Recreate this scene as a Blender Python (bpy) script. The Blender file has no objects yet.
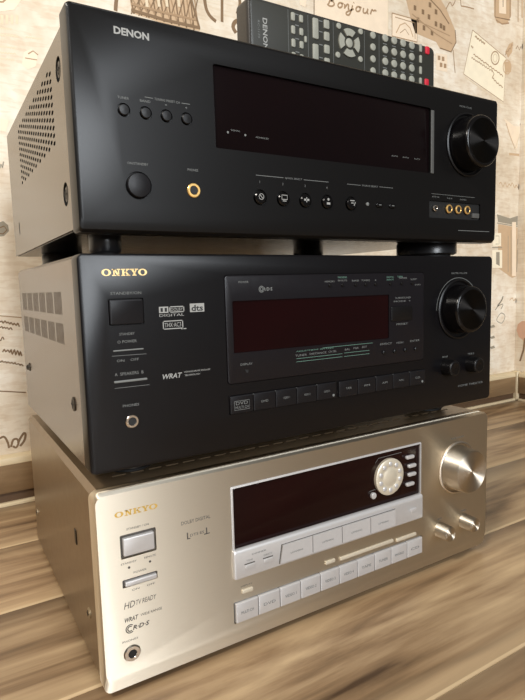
import bpy, bmesh, math, random
from mathutils import Matrix, Vector

random.seed(7)
scene = bpy.context.scene
COL = scene.collection

# ---------------------------------------------------------------- camera
YAW, PITCH, ROLL, FPX = -0.5410, -0.1142, -0.0281, 548.03
cam_data = bpy.data.cameras.new('camera')
cam = bpy.data.objects.new('camera', cam_data)
COL.objects.link(cam)
fw = Vector((-math.sin(YAW) * math.cos(PITCH), math.cos(YAW) * math.cos(PITCH), math.sin(PITCH)))
rt = Vector((math.cos(YAW), math.sin(YAW), 0))
up = rt.cross(fw)
r2 = math.cos(ROLL) * rt + math.sin(ROLL) * up
u2 = -math.sin(ROLL) * rt + math.cos(ROLL) * up
cam.matrix_world = Matrix(((r2.x, u2.x, -fw.x, -0.0873), (r2.y, u2.y, -fw.y, -0.3845), (r2.z, u2.z, -fw.z, 0.3056), (0, 0, 0, 1)))
cam_data.sensor_fit = 'VERTICAL'
cam_data.sensor_height = 36.0
cam_data.lens = FPX * 36.0 / 700.0
cam_data.clip_start = 0.01
scene.camera = cam

# ---------------------------------------------------------------- light and exposure
world = bpy.data.worlds.new('world')
scene.world = world
world.use_nodes = True
wbg = world.node_tree.nodes['Background']
wbg.inputs['Color'].default_value = (1.0, 0.92, 0.82, 1)
wbg.inputs['Strength'].default_value = 0.14


def area(name, loc, target, size, power, color, size_y=None):
    l = bpy.data.lights.new(name, 'AREA')
    l.energy = power
    l.color = color
    l.size = size
    if size_y:
        l.shape = 'RECTANGLE'
        l.size_y = size_y
    o = bpy.data.objects.new(name, l)
    COL.objects.link(o)
    o.location = loc
    o.rotation_euler = (Vector(target) - Vector(loc)).to_track_quat('-Z', 'Y').to_euler()
    return o


area('ceiling_lamp_light', (-0.78, -0.58, 1.25), (0.0, 0.35, 0.3), 0.22, 20.0, (1.0, 0.935, 0.845))
area('window_light', (0.08, -2.6, 1.15), (0.2, 0.0, 0.4), 0.8, 84.0, (0.90, 0.95, 1.0), 1.5)

vs = scene.view_settings
scene.display_settings.display_device = 'sRGB'
vs.view_transform = 'Standard'
vs.look = 'None'
vs.exposure = -0.12
vs.gamma = 1.0
vs.use_curve_mapping = False


# ---------------------------------------------------------------- materials
def lin(c):
    return tuple(((v / 255) / 12.92 if v / 255 <= 0.04045 else ((v / 255 + 0.055) / 1.055) ** 2.4) for v in c) + (1,)


def mat(name, c1, c2=None, rough=0.5, metal=0.0, scale=40.0, stretch=(1, 1, 1), bump=0.0, coat=0.0, spec=0.5, rough_var=0.05, aniso=0.0, detail=4.0, bump_dist=0.0005, tangent='Y'):
    """procedural material: colour and roughness broken up by (stretched) noise"""
    m = bpy.data.materials.new(name)
    m.use_nodes = True
    nt = m.node_tree
    b = nt.nodes['Principled BSDF']
    tc = nt.nodes.new('ShaderNodeTexCoord')
    mp = nt.nodes.new('ShaderNodeMapping')
    mp.inputs['Scale'].default_value = stretch
    nz = nt.nodes.new('ShaderNodeTexNoise')
    nz.inputs['Scale'].default_value = scale
    nz.inputs['Detail'].default_value = detail
    nt.links.new(tc.outputs['Object'], mp.inputs['Vector'])
    nt.links.new(mp.outputs['Vector'], nz.inputs['Vector'])
    if c2 is None:
        c2 = tuple(v * 0.93 for v in c1)
    mx = nt.nodes.new('ShaderNodeMix')
    mx.data_type = 'RGBA'
    mx.inputs['A'].default_value = lin(c1)
    mx.inputs['B'].default_value = lin(c2)
    nt.links.new(nz.outputs['Fac'], mx.inputs['Factor'])
    nt.links.new(mx.outputs['Result'], b.inputs['Base Color'])
    mr = nt.nodes.new('ShaderNodeMapRange')
    mr.inputs['To Min'].default_value = max(0.0, rough - rough_var)
    mr.inputs['To Max'].default_value = min(1.0, rough + rough_var)
    nt.links.new(nz.outputs['Fac'], mr.inputs['Value'])
    nt.links.new(mr.outputs['Result'], b.inputs['Roughness'])
    b.inputs['Metallic'].default_value = metal
    b.inputs['Specular IOR Level'].default_value = spec
    b.inputs['Coat Weight'].default_value = coat
    if bump:
        bp = nt.nodes.new('ShaderNodeBump')
        bp.inputs['Strength'].default_value = bump
        bp.inputs['Distance'].default_value = bump_dist
        nt.links.new(nz.outputs['Fac'], bp.inputs['Height'])
        nt.links.new(bp.outputs['Normal'], b.inputs['Normal'])
    if aniso:
        b.inputs['Anisotropic'].default_value = aniso
        tg = nt.nodes.new('ShaderNodeTangent')
        if tangent == 'UV':
            tg.direction_type = 'UV_MAP'
        else:
            tg.direction_type = 'RADIAL'
            tg.axis = tangent
            b.inputs['Anisotropic Rotation'].default_value = 0.25
        nt.links.new(tg.outputs['Tangent'], b.inputs['Tangent'])
    return m


MT = {}
MT['denon_black'] = mat('satin_black_panel', (12, 11, 11), (9, 8, 8), rough=0.33, scale=900, bump=0.06, bump_dist=0.0001, spec=0.28)
MT['mid_black'] = mat('brushed_black_panel', (11, 10, 12), (8, 7, 9), rough=0.30, scale=160, stretch=(1, 30, 30), bump=0.03, bump_dist=0.0001, spec=0.28)
MT['cover_black'] = mat('black_steel_cover', (94, 81, 62), (86, 73, 56), rough=0.24, rough_var=0.01, scale=120)
MT['cover_grey'] = mat('grey_steel_cover', (100, 88, 76), (92, 80, 69), rough=0.24, rough_var=0.01, scale=120)
MT['cover_silver'] = mat('champagne_steel_cover', (136, 115, 88), (124, 104, 80), rough=0.34, rough_var=0.02, metal=0.5, scale=120)
MT['silver'] = mat('brushed_champagne_aluminium', (231, 221, 203), (223, 212, 193), rough=0.50, rough_var=0.02, metal=1.0, scale=120, stretch=(1, 40, 40), aniso=0.9, tangent='UV')
MT['silver_bright'] = mat('silver_button_plastic', (200, 199, 199), (192, 190, 189), rough=0.34, metal=0.4, scale=300)
MT['silver_warm'] = mat('champagne_plastic', (208, 199, 180), (200, 190, 170), rough=0.4, metal=0.35, scale=300)
MT['silver_turned'] = mat('turned_aluminium', (214, 203, 186), (206, 195, 178), rough=0.50, rough_var=0.02, metal=1.0, scale=200, aniso=0.97)
MT['silver_side'] = mat('satin_aluminium_ring', (212, 200, 184), (202, 190, 174), rough=0.36, metal=1.0, scale=200)
MT['black_gloss'] = mat('glossy_black_plastic', (10, 9, 10), (7, 6, 7), rough=0.2, scale=200, spec=0.35)
MT['black_turned'] = mat('turned_black_aluminium', (44, 42, 41), (34, 33, 32), rough=0.36, rough_var=0.02, metal=1.0, scale=200, aniso=0.97)
MT['black_satin'] = mat('satin_black_plastic', (14, 13, 14), (10, 9, 10), rough=0.36, scale=500, spec=0.3)
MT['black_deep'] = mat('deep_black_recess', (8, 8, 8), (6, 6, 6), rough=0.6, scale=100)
MT['black_button'] = mat('charcoal_button', (23, 22, 24), (18, 17, 19), rough=0.4, scale=400, spec=0.2)
MT['glass_red'] = mat('dark_red_display_glass', (30, 7, 8), (11, 5, 5), rough=0.14, scale=9, spec=0.16)
MT['glass_plum'] = mat('dark_plum_display_glass', (17, 9, 10), (12, 7, 8), rough=0.14, scale=9, spec=0.14)
MT['glass_frame'] = mat('smoked_plate', (22, 20, 23), (18, 16, 19), rough=0.3, scale=200, spec=0.25)
MT['rubber'] = mat('black_rubber_foot', (18, 17, 17), (13, 12, 12), rough=0.7, scale=300, bump=0.1)
MT['foot_shell'] = mat('grey_foot_shell', (30, 30, 32), (24, 24, 26), rough=0.3, scale=300)
MT['trim_grey'] = mat('grey_trim', (84, 84, 82), (74, 74, 72), rough=0.4, scale=300)
MT['zinc'] = mat('zinc_plated_base', (190, 180, 166), (176, 166, 152), rough=0.26, metal=0.9, scale=160)
MT['print_white'] = mat('white_print', (150, 150, 147), (138, 138, 134), rough=0.6, scale=300)
MT['print_grey'] = mat('grey_print', (110, 112, 110), (98, 100, 98), rough=0.6, scale=300)
MT['print_green'] = mat('green_print', (96, 130, 116), (84, 118, 104), rough=0.6, scale=300)
MT['print_dark'] = mat('dark_print', (84, 78, 72), (72, 66, 60), rough=0.6, scale=300)
MT['gold_print'] = mat('gold_print', (252, 222, 160), (240, 204, 136), rough=0.4, metal=0.2, scale=300)
MT['gold_dark'] = mat('antique_gold_print', (216, 180, 92), (198, 160, 74), rough=0.4, metal=0.3, scale=300)
MT['gold'] = mat('gold_plated_metal', (255, 214, 140), (244, 196, 116), rough=0.32, metal=0.8, scale=300)
MT['chrome'] = mat('nickel_plated_metal', (220, 214, 206), (206, 200, 192), rough=0.2, metal=1.0, scale=300)
MT['screw'] = mat('zinc_screw', (190, 176, 150), (170, 156, 130), rough=0.35, metal=0.8, scale=400)
MT['screw_dark'] = mat('blackened_screw', (50, 42, 32), (38, 32, 24), rough=0.4, metal=0.5, scale=400)
MT['remote_body'] = mat('dark_grey_remote_shell', (44, 40, 37), (37, 34, 31), rough=0.42, scale=500)
MT['remote_face'] = mat('grey_green_remote_face', (48, 48, 43), (42, 42, 37), rough=0.4, scale=500)
MT['remote_key'] = mat('pale_rubber_key', (150, 150, 138), (134, 134, 124), rough=0.55, scale=500)
MT['remote_red'] = mat('red_rubber_key', (200, 34, 56), (180, 26, 46), rough=0.5, scale=500)
for k, c in dict(d=(124, 100, 74), s=(160, 132, 102), m=(190, 162, 130), l=(212, 196, 168), p=(228, 210, 186), g=(146, 138, 122), e=(232, 222, 198), h=(196, 156, 130)).items():
    MT['ink_' + k] = mat('wallpaper_ink_' + dict(d='dark_sepia', s='sepia', m='tan', l='pale_tan', p='blush', g='grey', e='ivory', h='rose')[k], c, tuple(min(255, v * 1.09) for v in c), rough=0.75, scale=60)


def wallpaper():
    m = bpy.data.materials.new('vintage_letter_wallpaper')
    m.use_nodes = True
    nt = m.node_tree
    N, L = nt.nodes, nt.links
    b = N['Principled BSDF']
    b.inputs['Roughness'].default_value = 0.7
    tc = N.new('ShaderNodeTexCoord')
    n1 = N.new('ShaderNodeTexNoise'); n1.inputs['Scale'].default_value = 7; n1.inputs['Detail'].default_value = 3
    n2 = N.new('ShaderNodeTexNoise'); n2.inputs['Scale'].default_value = 46; n2.inputs['Detail'].default_value = 6
    mp = N.new('ShaderNodeMapping'); mp.inputs['Scale'].default_value = (14, 1, 70)
    n3 = N.new('ShaderNodeTexNoise'); n3.inputs['Scale'].default_value = 3; n3.inputs['Detail'].default_value = 2
    L.new(tc.outputs['Object'], n1.inputs['Vector']); L.new(tc.outputs['Object'], n2.inputs['Vector'])
    L.new(tc.outputs['Object'], mp.inputs['Vector']); L.new(mp.outputs['Vector'], n3.inputs['Vector'])
    cr = N.new('ShaderNodeValToRGB')
    e = cr.color_ramp.elements
    e[0].position = 0.32; e[0].color = lin((212, 198, 176))
    e[1].position = 0.68; e[1].color = lin((240, 232, 217))
    k = e.new(0.5); k.color = lin((228, 216, 196))
    L.new(n1.outputs['Fac'], cr.inputs['Fac'])
    c2 = N.new('ShaderNodeValToRGB')
    e = c2.color_ramp.elements
    e[0].position = 0.36; e[0].color = lin((214, 188, 156))
    e[1].position = 0.62; e[1].color = (1, 1, 1, 1)
    L.new(n2.outputs['Fac'], c2.inputs['Fac'])
    mx = N.new('ShaderNodeMix'); mx.data_type = 'RGBA'; mx.blend_type = 'MULTIPLY'; mx.inputs['Factor'].default_value = 0.28
    L.new(cr.outputs['Color'], mx.inputs['A']); L.new(c2.outputs['Color'], mx.inputs['B'])
    c3 = N.new('ShaderNodeValToRGB')
    e = c3.color_ramp.elements
    e[0].position = 0.40; e[0].color = lin((216, 194, 164))
    e[1].position = 0.50; e[1].color = (1, 1, 1, 1)
    L.new(n3.outputs['Fac'], c3.inputs['Fac'])
    m2 = N.new('ShaderNodeMix'); m2.data_type = 'RGBA'; m2.blend_type = 'MULTIPLY'; m2.inputs['Factor'].default_value = 0.22
    L.new(mx.outputs['Result'], m2.inputs['A']); L.new(c3.outputs['Color'], m2.inputs['B'])
    L.new(m2.outputs['Result'], b.inputs['Base Color'])
    bp = N.new('ShaderNodeBump'); bp.inputs['Strength'].default_value = 0.1; bp.inputs['Distance'].default_value = 0.0005
    L.new(n2.outputs['Fac'], bp.inputs['Height']); L.new(bp.outputs['Normal'], b.inputs['Normal'])
    return m


def wood(name, pale, mid, dark, rough=0.33, grain=1.0, edge=0.0):
    """oak laminate: long streaks along x, warped rings, offset per plank"""
    m = bpy.data.materials.new(name)
    m.use_nodes = True
    nt = m.node_tree
    N, L = nt.nodes, nt.links
    b = N['Principled BSDF']
    tc = N.new('ShaderNodeTexCoord')
    oi = N.new('ShaderNodeObjectInfo')
    ad = N.new('ShaderNodeVectorMath'); ad.operation = 'MULTIPLY_ADD'
    ad.inputs[1].default_value = (1, 1, 1)
    cb = N.new('ShaderNodeCombineXYZ')
    ml = N.new('ShaderNodeMath'); ml.operation = 'MULTIPLY'; ml.inputs[1].default_value = 37.0
    L.new(oi.outputs['Random'], ml.inputs[0])
    L.new(ml.outputs[0], cb.inputs['X']); L.new(ml.outputs[0], cb.inputs['Z'])
    L.new(tc.outputs['Object'], ad.inputs[0]); L.new(cb.outputs[0], ad.inputs[2])
    m1 = N.new('ShaderNodeMapping'); m1.inputs['Scale'].default_value = (2.6, 15, 15)
    L.new(ad.outputs[0], m1.inputs['Vector'])
    n1 = N.new('ShaderNodeTexNoise'); n1.inputs['Scale'].default_value = 1.0; n1.inputs['Detail'].default_value = 7; n1.inputs['Roughness'].default_value = 0.58; n1.inputs['Distortion'].default_value = 1.1
    L.new(m1.outputs[0], n1.inputs['Vector'])
    m2 = N.new('ShaderNodeMapping'); m2.inputs['Scale'].default_value = (9, 190, 190)
    L.new(ad.outputs[0], m2.inputs['Vector'])
    n2 = N.new('ShaderNodeTexNoise'); n2.inputs['Scale'].default_value = 1.0; n2.inputs['Detail'].default_value = 3
    L.new(m2.outputs[0], n2.inputs['Vector'])
    m3 = N.new('ShaderNodeMapping'); m3.inputs['Scale'].default_value = (1.6, 9, 9)
    L.new(ad.outputs[0], m3.inputs['Vector'])
    wv = N.new('ShaderNodeTexWave'); wv.bands_direction = 'Y'; wv.inputs['Scale'].default_value = 1.3; wv.inputs['Distortion'].default_value = 14; wv.inputs['Detail'].default_value = 3; wv.inputs['Detail Scale'].default_value = 0.9
    L.new(m3.outputs[0], wv.inputs['Vector'])
    mm = N.new('ShaderNodeMath'); mm.operation = 'MULTIPLY_ADD'; mm.inputs[1].default_value = 0.10 * grain
    L.new(wv.outputs['Fac'], mm.inputs[0]); L.new(n1.outputs['Fac'], mm.inputs[2])
    m4 = N.new('ShaderNodeMath'); m4.operation = 'MULTIPLY_ADD'; m4.inputs[1].default_value = 0.22
    L.new(n2.outputs['Fac'], m4.inputs[0]); L.new(mm.outputs[0], m4.inputs[2])
    cr = N.new('ShaderNodeValToRGB')
    e = cr.color_ramp.elements
    e[0].position = 0.42; e[0].color = lin(dark)
    e[1].position = 0.84; e[1].color = lin(pale)
    k = e.new(0.60); k.color = lin(mid)
    L.new(m4.outputs[0], cr.inputs['Fac'])
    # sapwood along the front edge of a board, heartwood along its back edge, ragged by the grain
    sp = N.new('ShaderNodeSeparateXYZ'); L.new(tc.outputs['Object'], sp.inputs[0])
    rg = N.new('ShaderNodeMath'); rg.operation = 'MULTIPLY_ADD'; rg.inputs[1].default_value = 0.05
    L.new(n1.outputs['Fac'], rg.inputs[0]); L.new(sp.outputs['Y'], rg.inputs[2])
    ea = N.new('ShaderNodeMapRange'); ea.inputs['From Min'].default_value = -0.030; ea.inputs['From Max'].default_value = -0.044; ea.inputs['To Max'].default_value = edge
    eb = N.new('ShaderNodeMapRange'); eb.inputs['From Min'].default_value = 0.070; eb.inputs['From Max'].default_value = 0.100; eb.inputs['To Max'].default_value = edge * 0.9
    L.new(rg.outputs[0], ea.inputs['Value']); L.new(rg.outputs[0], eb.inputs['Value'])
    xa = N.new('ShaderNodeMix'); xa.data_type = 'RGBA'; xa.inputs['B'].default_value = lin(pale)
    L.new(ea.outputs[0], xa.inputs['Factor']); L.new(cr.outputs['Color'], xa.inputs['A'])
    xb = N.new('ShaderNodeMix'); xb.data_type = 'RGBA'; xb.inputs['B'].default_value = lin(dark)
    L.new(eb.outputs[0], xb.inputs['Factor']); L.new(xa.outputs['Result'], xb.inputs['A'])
    tn = N.new('ShaderNodeMix'); tn.data_type = 'RGBA'; tn.blend_type = 'MULTIPLY'; tn.inputs['Factor'].default_value = 1.0
    L.new(xb.outputs['Result'], tn.inputs['A']); L.new(oi.outputs['Color'], tn.inputs['B'])
    hs = N.new('ShaderNodeHueSaturation')
    mr = N.new('ShaderNodeMapRange'); mr.inputs['To Min'].default_value = 0.95; mr.inputs['To Max'].default_value = 1.05
    L.new(oi.outputs['Random'], mr.inputs['Value']); L.new(mr.outputs[0], hs.inputs['Value'])
    L.new(tn.outputs['Result'], hs.inputs['Color'])
    L.new(hs.outputs['Color'], b.inputs['Base Color'])
    b.inputs['Roughness'].default_value = rough
    bp = N.new('ShaderNodeBump'); bp.inputs['Strength'].default_value = 0.12; bp.inputs['Distance'].default_value = 0.0004
    L.new(n2.outputs['Fac'], bp.inputs['Height']); L.new(bp.outputs['Normal'], b.inputs['Normal'])
    return m


MT['wallpaper'] = wallpaper()
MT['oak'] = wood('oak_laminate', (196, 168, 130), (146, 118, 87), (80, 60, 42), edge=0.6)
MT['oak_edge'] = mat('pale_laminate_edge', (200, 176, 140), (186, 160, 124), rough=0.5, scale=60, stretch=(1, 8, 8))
MT['skirting_oak'] = wood('oak_skirting', (156, 129, 95), (132, 106, 76), (104, 81, 57), rough=0.4, grain=0.5)
MT['skirting_cream'] = mat('cream_skirting_strip', (226, 208, 172), (214, 194, 158), rough=0.45, scale=40, stretch=(1, 6, 6))
MT['skirting_groove'] = mat('shaded_skirting_groove', (96, 72, 50), (84, 62, 42), rough=0.6, scale=40)  # same wood, darkened: the recess's shade is painted into the colour
MT['subfloor'] = mat('dark_underlay', (70, 54, 40), (60, 46, 34), rough=0.8, scale=50)


# ---------------------------------------------------------------- mesh helpers (millimetres)
def tag(o, label=None, cat=None, group=None, kind=None):
    if label: o['label'] = label
    if cat: o['category'] = cat
    if group: o['group'] = group
    if kind: o['kind'] = kind
    return o


def empty(name, loc):
    o = bpy.data.objects.new(name, None)
    o.empty_display_size = 0.05
    COL.objects.link(o)
    o.location = loc
    return o


class MB:
    """collects closed shapes given in mm; build() links them as one mesh object"""

    DZ = 0.0      # height of the zero line above the thing's base

    def __init__(self):
        self.bm = bmesh.new()

    def loops(self, rings, cap=True, mi=0):
        vr = [[self.bm.verts.new(p) for p in r] for r in rings]
        n = len(vr[0])
        fs = []
        for a, b in zip(vr[:-1], vr[1:]):
            for i in range(n):
                fs.append(self.bm.faces.new((a[i], a[(i + 1) % n], b[(i + 1) % n], b[i])))
        if cap:
            fs.append(self.bm.faces.new(vr[0][::-1]))
            fs.append(self.bm.faces.new(vr[-1]))
        for f in fs: f.material_index = mi
        return self

    def box(self, x0, x1, y0, y1, z0, z1, b=0.0, mi=0):
        """box with bevelled edges"""
        if x0 > x1: x0, x1 = x1, x0
        if y0 > y1: y0, y1 = y1, y0
        if z0 > z1: z0, z1 = z1, z0
        b = min(b, (x1 - x0) * .45, (y1 - y0) * .45, (z1 - z0) * .45)
        if b <= 0:
            R = lambda y: [(x0, y, z0), (x1, y, z0), (x1, y, z1), (x0, y, z1)]
            return self.loops([R(y0), R(y1)], mi=mi)

        def R(y, i):
            X0, X1, Z0, Z1, c = x0 + i, x1 - i, z0 + i, z1 - i, b - i * 0.6
            return [(X0 + c, y, Z0), (X1 - c, y, Z0), (X1, y, Z0 + c), (X1, y, Z1 - c), (X1 - c, y, Z1), (X0 + c, y, Z1), (X0, y, Z1 - c), (X0, y, Z0 + c)]
        return self.loops([R(y0, b), R(y0 + b, 0), R(y1 - b, 0), R(y1, b)], mi=mi)

    def rrect(self, x0, x1, z0, z1, yf, yb, r=2.0, bev=0.5, seg=5, ins=None, mi=0, f=0.3):
        """rounded rectangle in the panel plane; front at yf, back at yb; ins = front insets (l, r, t, b)"""
        ins = ins or (bev, bev, bev, bev)

        def R(y, l, rr, t, bt):
            X0, X1, Z0, Z1 = x0 + l, x1 - rr, z0 + bt, z1 - t
            q = max(0.05, min(r, (X1 - X0) * .499, (Z1 - Z0) * .499))
            pts = []
            for cx, cz, a0 in ((X1 - q, Z0 + q, -90), (X1 - q, Z1 - q, 0), (X0 + q, Z1 - q, 90), (X0 + q, Z0 + q, 180)):
                for k in range(seg + 1):
                    a = math.radians(a0 + 90 * k / seg)
                    pts.append((cx + q * math.cos(a), y, cz + q * math.sin(a)))
            return pts
        rings = [R(yf, *ins), R(yf + bev * 0.3, *[i * f for i in ins]), R(yf + bev, 0, 0, 0, 0), R(yb, 0, 0, 0, 0)] if bev > 0 else [R(yf, 0, 0, 0, 0), R(yb, 0, 0, 0, 0)]
        return self.loops(rings, mi=mi)

    def lathe(self, cx, cz, prof, seg=32, axis='y', closed=False, mi=0, cy=0.0):
        """prof: (radius, position along the axis); axis y (panel) or x (side) or z"""
        rings = []
        for r, t in prof:
            ring = []
            for k in range(seg):
                a = 2 * math.pi * k / seg
                c, s = max(r, 0.01) * math.cos(a), max(r, 0.01) * math.sin(a)
                if axis == 'y': ring.append((cx + c, t, cz + s))
                elif axis == 'x': ring.append((t, cx + c, cz + s))
                else: ring.append((cx + c, cz + s, t))
            rings.append(ring)
        if closed:
            rings.append(rings[0])
            vr = [[self.bm.verts.new(p) for p in r] for r in rings[:-1]]
            vr.append(vr[0])
            for a, b in zip(vr[:-1], vr[1:]):
                for i in range(seg):
                    self.bm.faces.new((a[i], a[(i + 1) % seg], b[(i + 1) % seg], b[i])).material_index = mi
            return self
        return self.loops(rings, mi=mi)

    def prism(self, pts, y0, y1, mi=0):
        """polygon in xz extruded along y"""
        return self.loops([[(x, y0, z) for x, z in pts], [(x, y1, z) for x, z in pts]], mi=mi)

    def flat(self, pts, mi=0):
        f = self.bm.faces.new([self.bm.verts.new(p) for p in pts])
        f.material_index = mi
        return self

    def stroke(self, pts, w, y, mi=0):
        """flat ribbon of width w along a polyline in xz"""
        n = len(pts)
        L, R = [], []
        for i in range(n):
            a = pts[max(0, i - 1)]; b = pts[min(n - 1, i + 1)]
            dx, dz = b[0] - a[0], b[1] - a[1]
            d = math.hypot(dx, dz) or 1
            nx, nz = -dz / d * w / 2, dx / d * w / 2
            L.append(self.bm.verts.new((pts[i][0] + nx, y, pts[i][1] + nz)))
            R.append(self.bm.verts.new((pts[i][0] - nx, y, pts[i][1] - nz)))
        for i in range(n - 1):
            self.bm.faces.new((L[i], L[i + 1], R[i + 1], R[i])).material_index = mi
        return self

    def mesh(self, name, smooth=40, recalc=True):
        bm = self.bm
        if recalc: bmesh.ops.recalc_face_normals(bm, faces=bm.faces)
        for v in bm.verts: v.co = Vector((v.co.x, v.co.y, v.co.z + MB.DZ)) * 0.001
        bm.normal_update()
        for f in bm.faces: f.smooth = True
        lim = math.radians(smooth)
        for e in bm.edges:
            e.smooth = len(e.link_faces) == 2 and e.calc_face_angle(0) < lim
        me = bpy.data.meshes.new(name)
        bm.to_mesh(me)
        bm.free()
        return me

    def build(self, name, material, parent=None, loc=None, smooth=40, recalc=True):
        me = self.mesh(name, smooth, recalc)
        for m in (material if isinstance(material, (list, tuple)) else [material]):
            me.materials.append(MT[m])
        o = bpy.data.objects.new(name, me)
        COL.objects.link(o)
        if parent: o.parent = parent
        if loc: o.location = loc
        return o


def cut(o, cutter):
    """subtract the closed shapes of an MB from a mesh object"""
    me = cutter.mesh('cutter')
    c = bpy.data.objects.new('cutter', me)
    COL.objects.link(c)
    c.parent = o.parent
    md = o.modifiers.new('cut', 'BOOLEAN')
    md.operation = 'DIFFERENCE'
    md.solver = 'EXACT'
    md.object = c
    bpy.context.view_layer.update()
    dg = bpy.context.evaluated_depsgraph_get()
    new = bpy.data.meshes.new_from_object(o.evaluated_get(dg))
    o.modifiers.clear()
    old = o.data
    o.data = new
    new.name = old.name
    bpy.data.objects.remove(c)
    bpy.data.meshes.remove(me)
    bpy.data.meshes.remove(old)
    bm = bmesh.new(); bm.from_mesh(new)
    for f in bm.faces: f.smooth = True
    for e in bm.edges: e.smooth = len(e.link_faces) == 2 and e.calc_face_angle(0) < math.radians(35)
    bm.to_mesh(new); bm.free()
    return o


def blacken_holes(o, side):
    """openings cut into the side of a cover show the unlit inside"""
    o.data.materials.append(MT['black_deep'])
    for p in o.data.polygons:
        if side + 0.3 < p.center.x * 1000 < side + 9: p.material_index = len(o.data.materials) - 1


def panel_uv(o):
    """u along z, v along x, so that the brushing runs across the panel"""
    uv = o.data.uv_layers.new(name='brush')
    for l in o.data.loops:
        co = o.data.vertices[l.vertex_index].co
        uv.data[l.index].uv = (co.z, co.x)


_tc = {}


def text_mesh(body, shear=0.0, bold=0.0):
    key = (body, shear, bold)
    if key in _tc: return _tc[key]
    cu = bpy.data.curves.new('lettering', 'FONT')
    cu.body = body
    cu.size = 1.0
    cu.shear = shear
    cu.offset = bold
    cu.resolution_u = 2
    o = bpy.data.objects.new('lettering', cu)
    COL.objects.link(o)
    bpy.context.view_layer.update()
    me = bpy.data.meshes.new_from_object(o.evaluated_get(bpy.context.evaluated_depsgraph_get()))
    vs_ = [(v.co.x, v.co.y) for v in me.vertices]
    fs_ = [tuple(p.vertices) for p in me.polygons]
    bpy.data.objects.remove(o)
    bpy.data.curves.remove(cu)
    bpy.data.meshes.remove(me)
    _tc[key] = (vs_, fs_)
    return _tc[key]


def text(mb, body, u, v, w=None, h=None, y=-0.15, align='C', shear=0.0, bold=0.0, rot=0, mi=0):
    """flat lettering: centre (or left edge) at u, v; fitted to width w and/or height h (mm)"""
    vs_, fs_ = text_mesh(body, shear, bold)
    x0 = min(p[0] for p in vs_); x1 = max(p[0] for p in vs_)
    z0 = min(p[1] for p in vs_); z1 = max(p[1] for p in vs_)
    sx = (w / (x1 - x0)) if w else None
    sz = (h / (z1 - z0)) if h else None
    sx = sx or sz; sz = sz or sx
    vv = []
    for a, b in vs_:
        X = (a - (x0 + x1) / 2) * sx if align == 'C' else (a - x0) * sx
        Z = (b - (z0 + z1) / 2) * sz
        if rot:
            c, s = math.cos(math.radians(rot)), math.sin(math.radians(rot))
            X, Z = X * c - Z * s, X * s + Z * c
        vv.append(mb.bm.verts.new((u + X, y, v + Z)))
    for f in fs_:
        try:
            mb.bm.faces.new([vv[i] for i in f]).material_index = mi
        except ValueError:
            pass


def onkyo_logo(mb, u0, v0, w, h, y=-0.15):
    """bold serif capitals built from polygons; lower left corner u0, v0"""
    def q(*p): mb.flat([(u0 + a * w, y, v0 + b * h) for a, b in p])
    def ring(cx, rx, tx, tz, ry=0.5):
        n = 24
        for k in range(n):
            a, b = 2 * math.pi * k / n, 2 * math.pi * (k + 1) / n
            q((cx + rx * math.cos(a), .5 + ry * math.sin(a)), (cx + rx * math.cos(b), .5 + ry * math.sin(b)),
              (cx + (rx - tx) * math.cos(b), .5 + (ry - tz) * math.sin(b)), (cx + (rx - tx) * math.cos(a), .5 + (ry - tz) * math.sin(a)))
    def bar(x0, x1, z0, z1): q((x0, z0), (x1, z0), (x1, z1), (x0, z1))
    ring(0.105, 0.10, 0.05, 0.13)
    x = 0.225
    bar(x, x + .09, 0, .14); bar(x, x + .07, .86, 1); bar(x + .03, x + .055, .1, .9); q((x + .02, 1), (x + .07, 1), (x + .165, 0), (x + .12, 0))
    bar(x + .13, x + .155, .1, .9); bar(x + .105, x + .18, .86, 1)
    x = 0.425
    bar(x, x + .085, 0, .14); bar(x, x + .085, .86, 1); bar(x + .02, x + .065, .1, .9)
    q((x + .06, .42), (x + .085, .38), (x + .16, .9), (x + .13, .9)); q((x + .075, .6), (x + .105, .66), (x + .18, .06), (x + .13, .06))
    bar(x + .105, x + .19, 0, .14); bar(x + .105, x + .18, .86, 1)
    x = 0.62
    bar(x, x + .085, .86, 1); bar(x + .105, x + .175, .86, 1); q((x + .015, .92), (x + .065, .92), (x + .11, .45), (x + .07, .4)); q((x + .13, .92), (x + .155, .92), (x + .11, .42), (x + .085, .45))
    bar(x + .067, x + .112, .08, .47); bar(x + .045, x + .135, 0, .14)
    ring(0.895, 0.10, 0.05, 0.13)

# ---------------------------------------------------------------- the room
XL, XC, YF, YW = -1600.0, 1188.5, -1600.0, 479.5
XR = 2300.0
floor = MB().box(XL, XR, YF, YW, -30, -9).build('floor', 'subfloor')
tag(floor, kind='structure')
PW = 150.5
_pl = {}


def plank_mesh(length):
    key = round(length)
    if key not in _pl:
        h = length / 2
        prof = [(-75, -8.6), (-75, -0.9), (-72.2, 0), (74.2, 0), (75, -0.5), (75, -8.6)]
        mb = MB()
        mb.loops([[(-h + 0.15, y, z) for y, z in prof], [(h - 0.15, y, z) for y, z in prof]])
        me = mb.mesh('plank', smooth=20)
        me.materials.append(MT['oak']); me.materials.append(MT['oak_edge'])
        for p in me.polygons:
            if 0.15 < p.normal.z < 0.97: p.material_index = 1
        _pl[key] = me
    return _pl[key]


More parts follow.
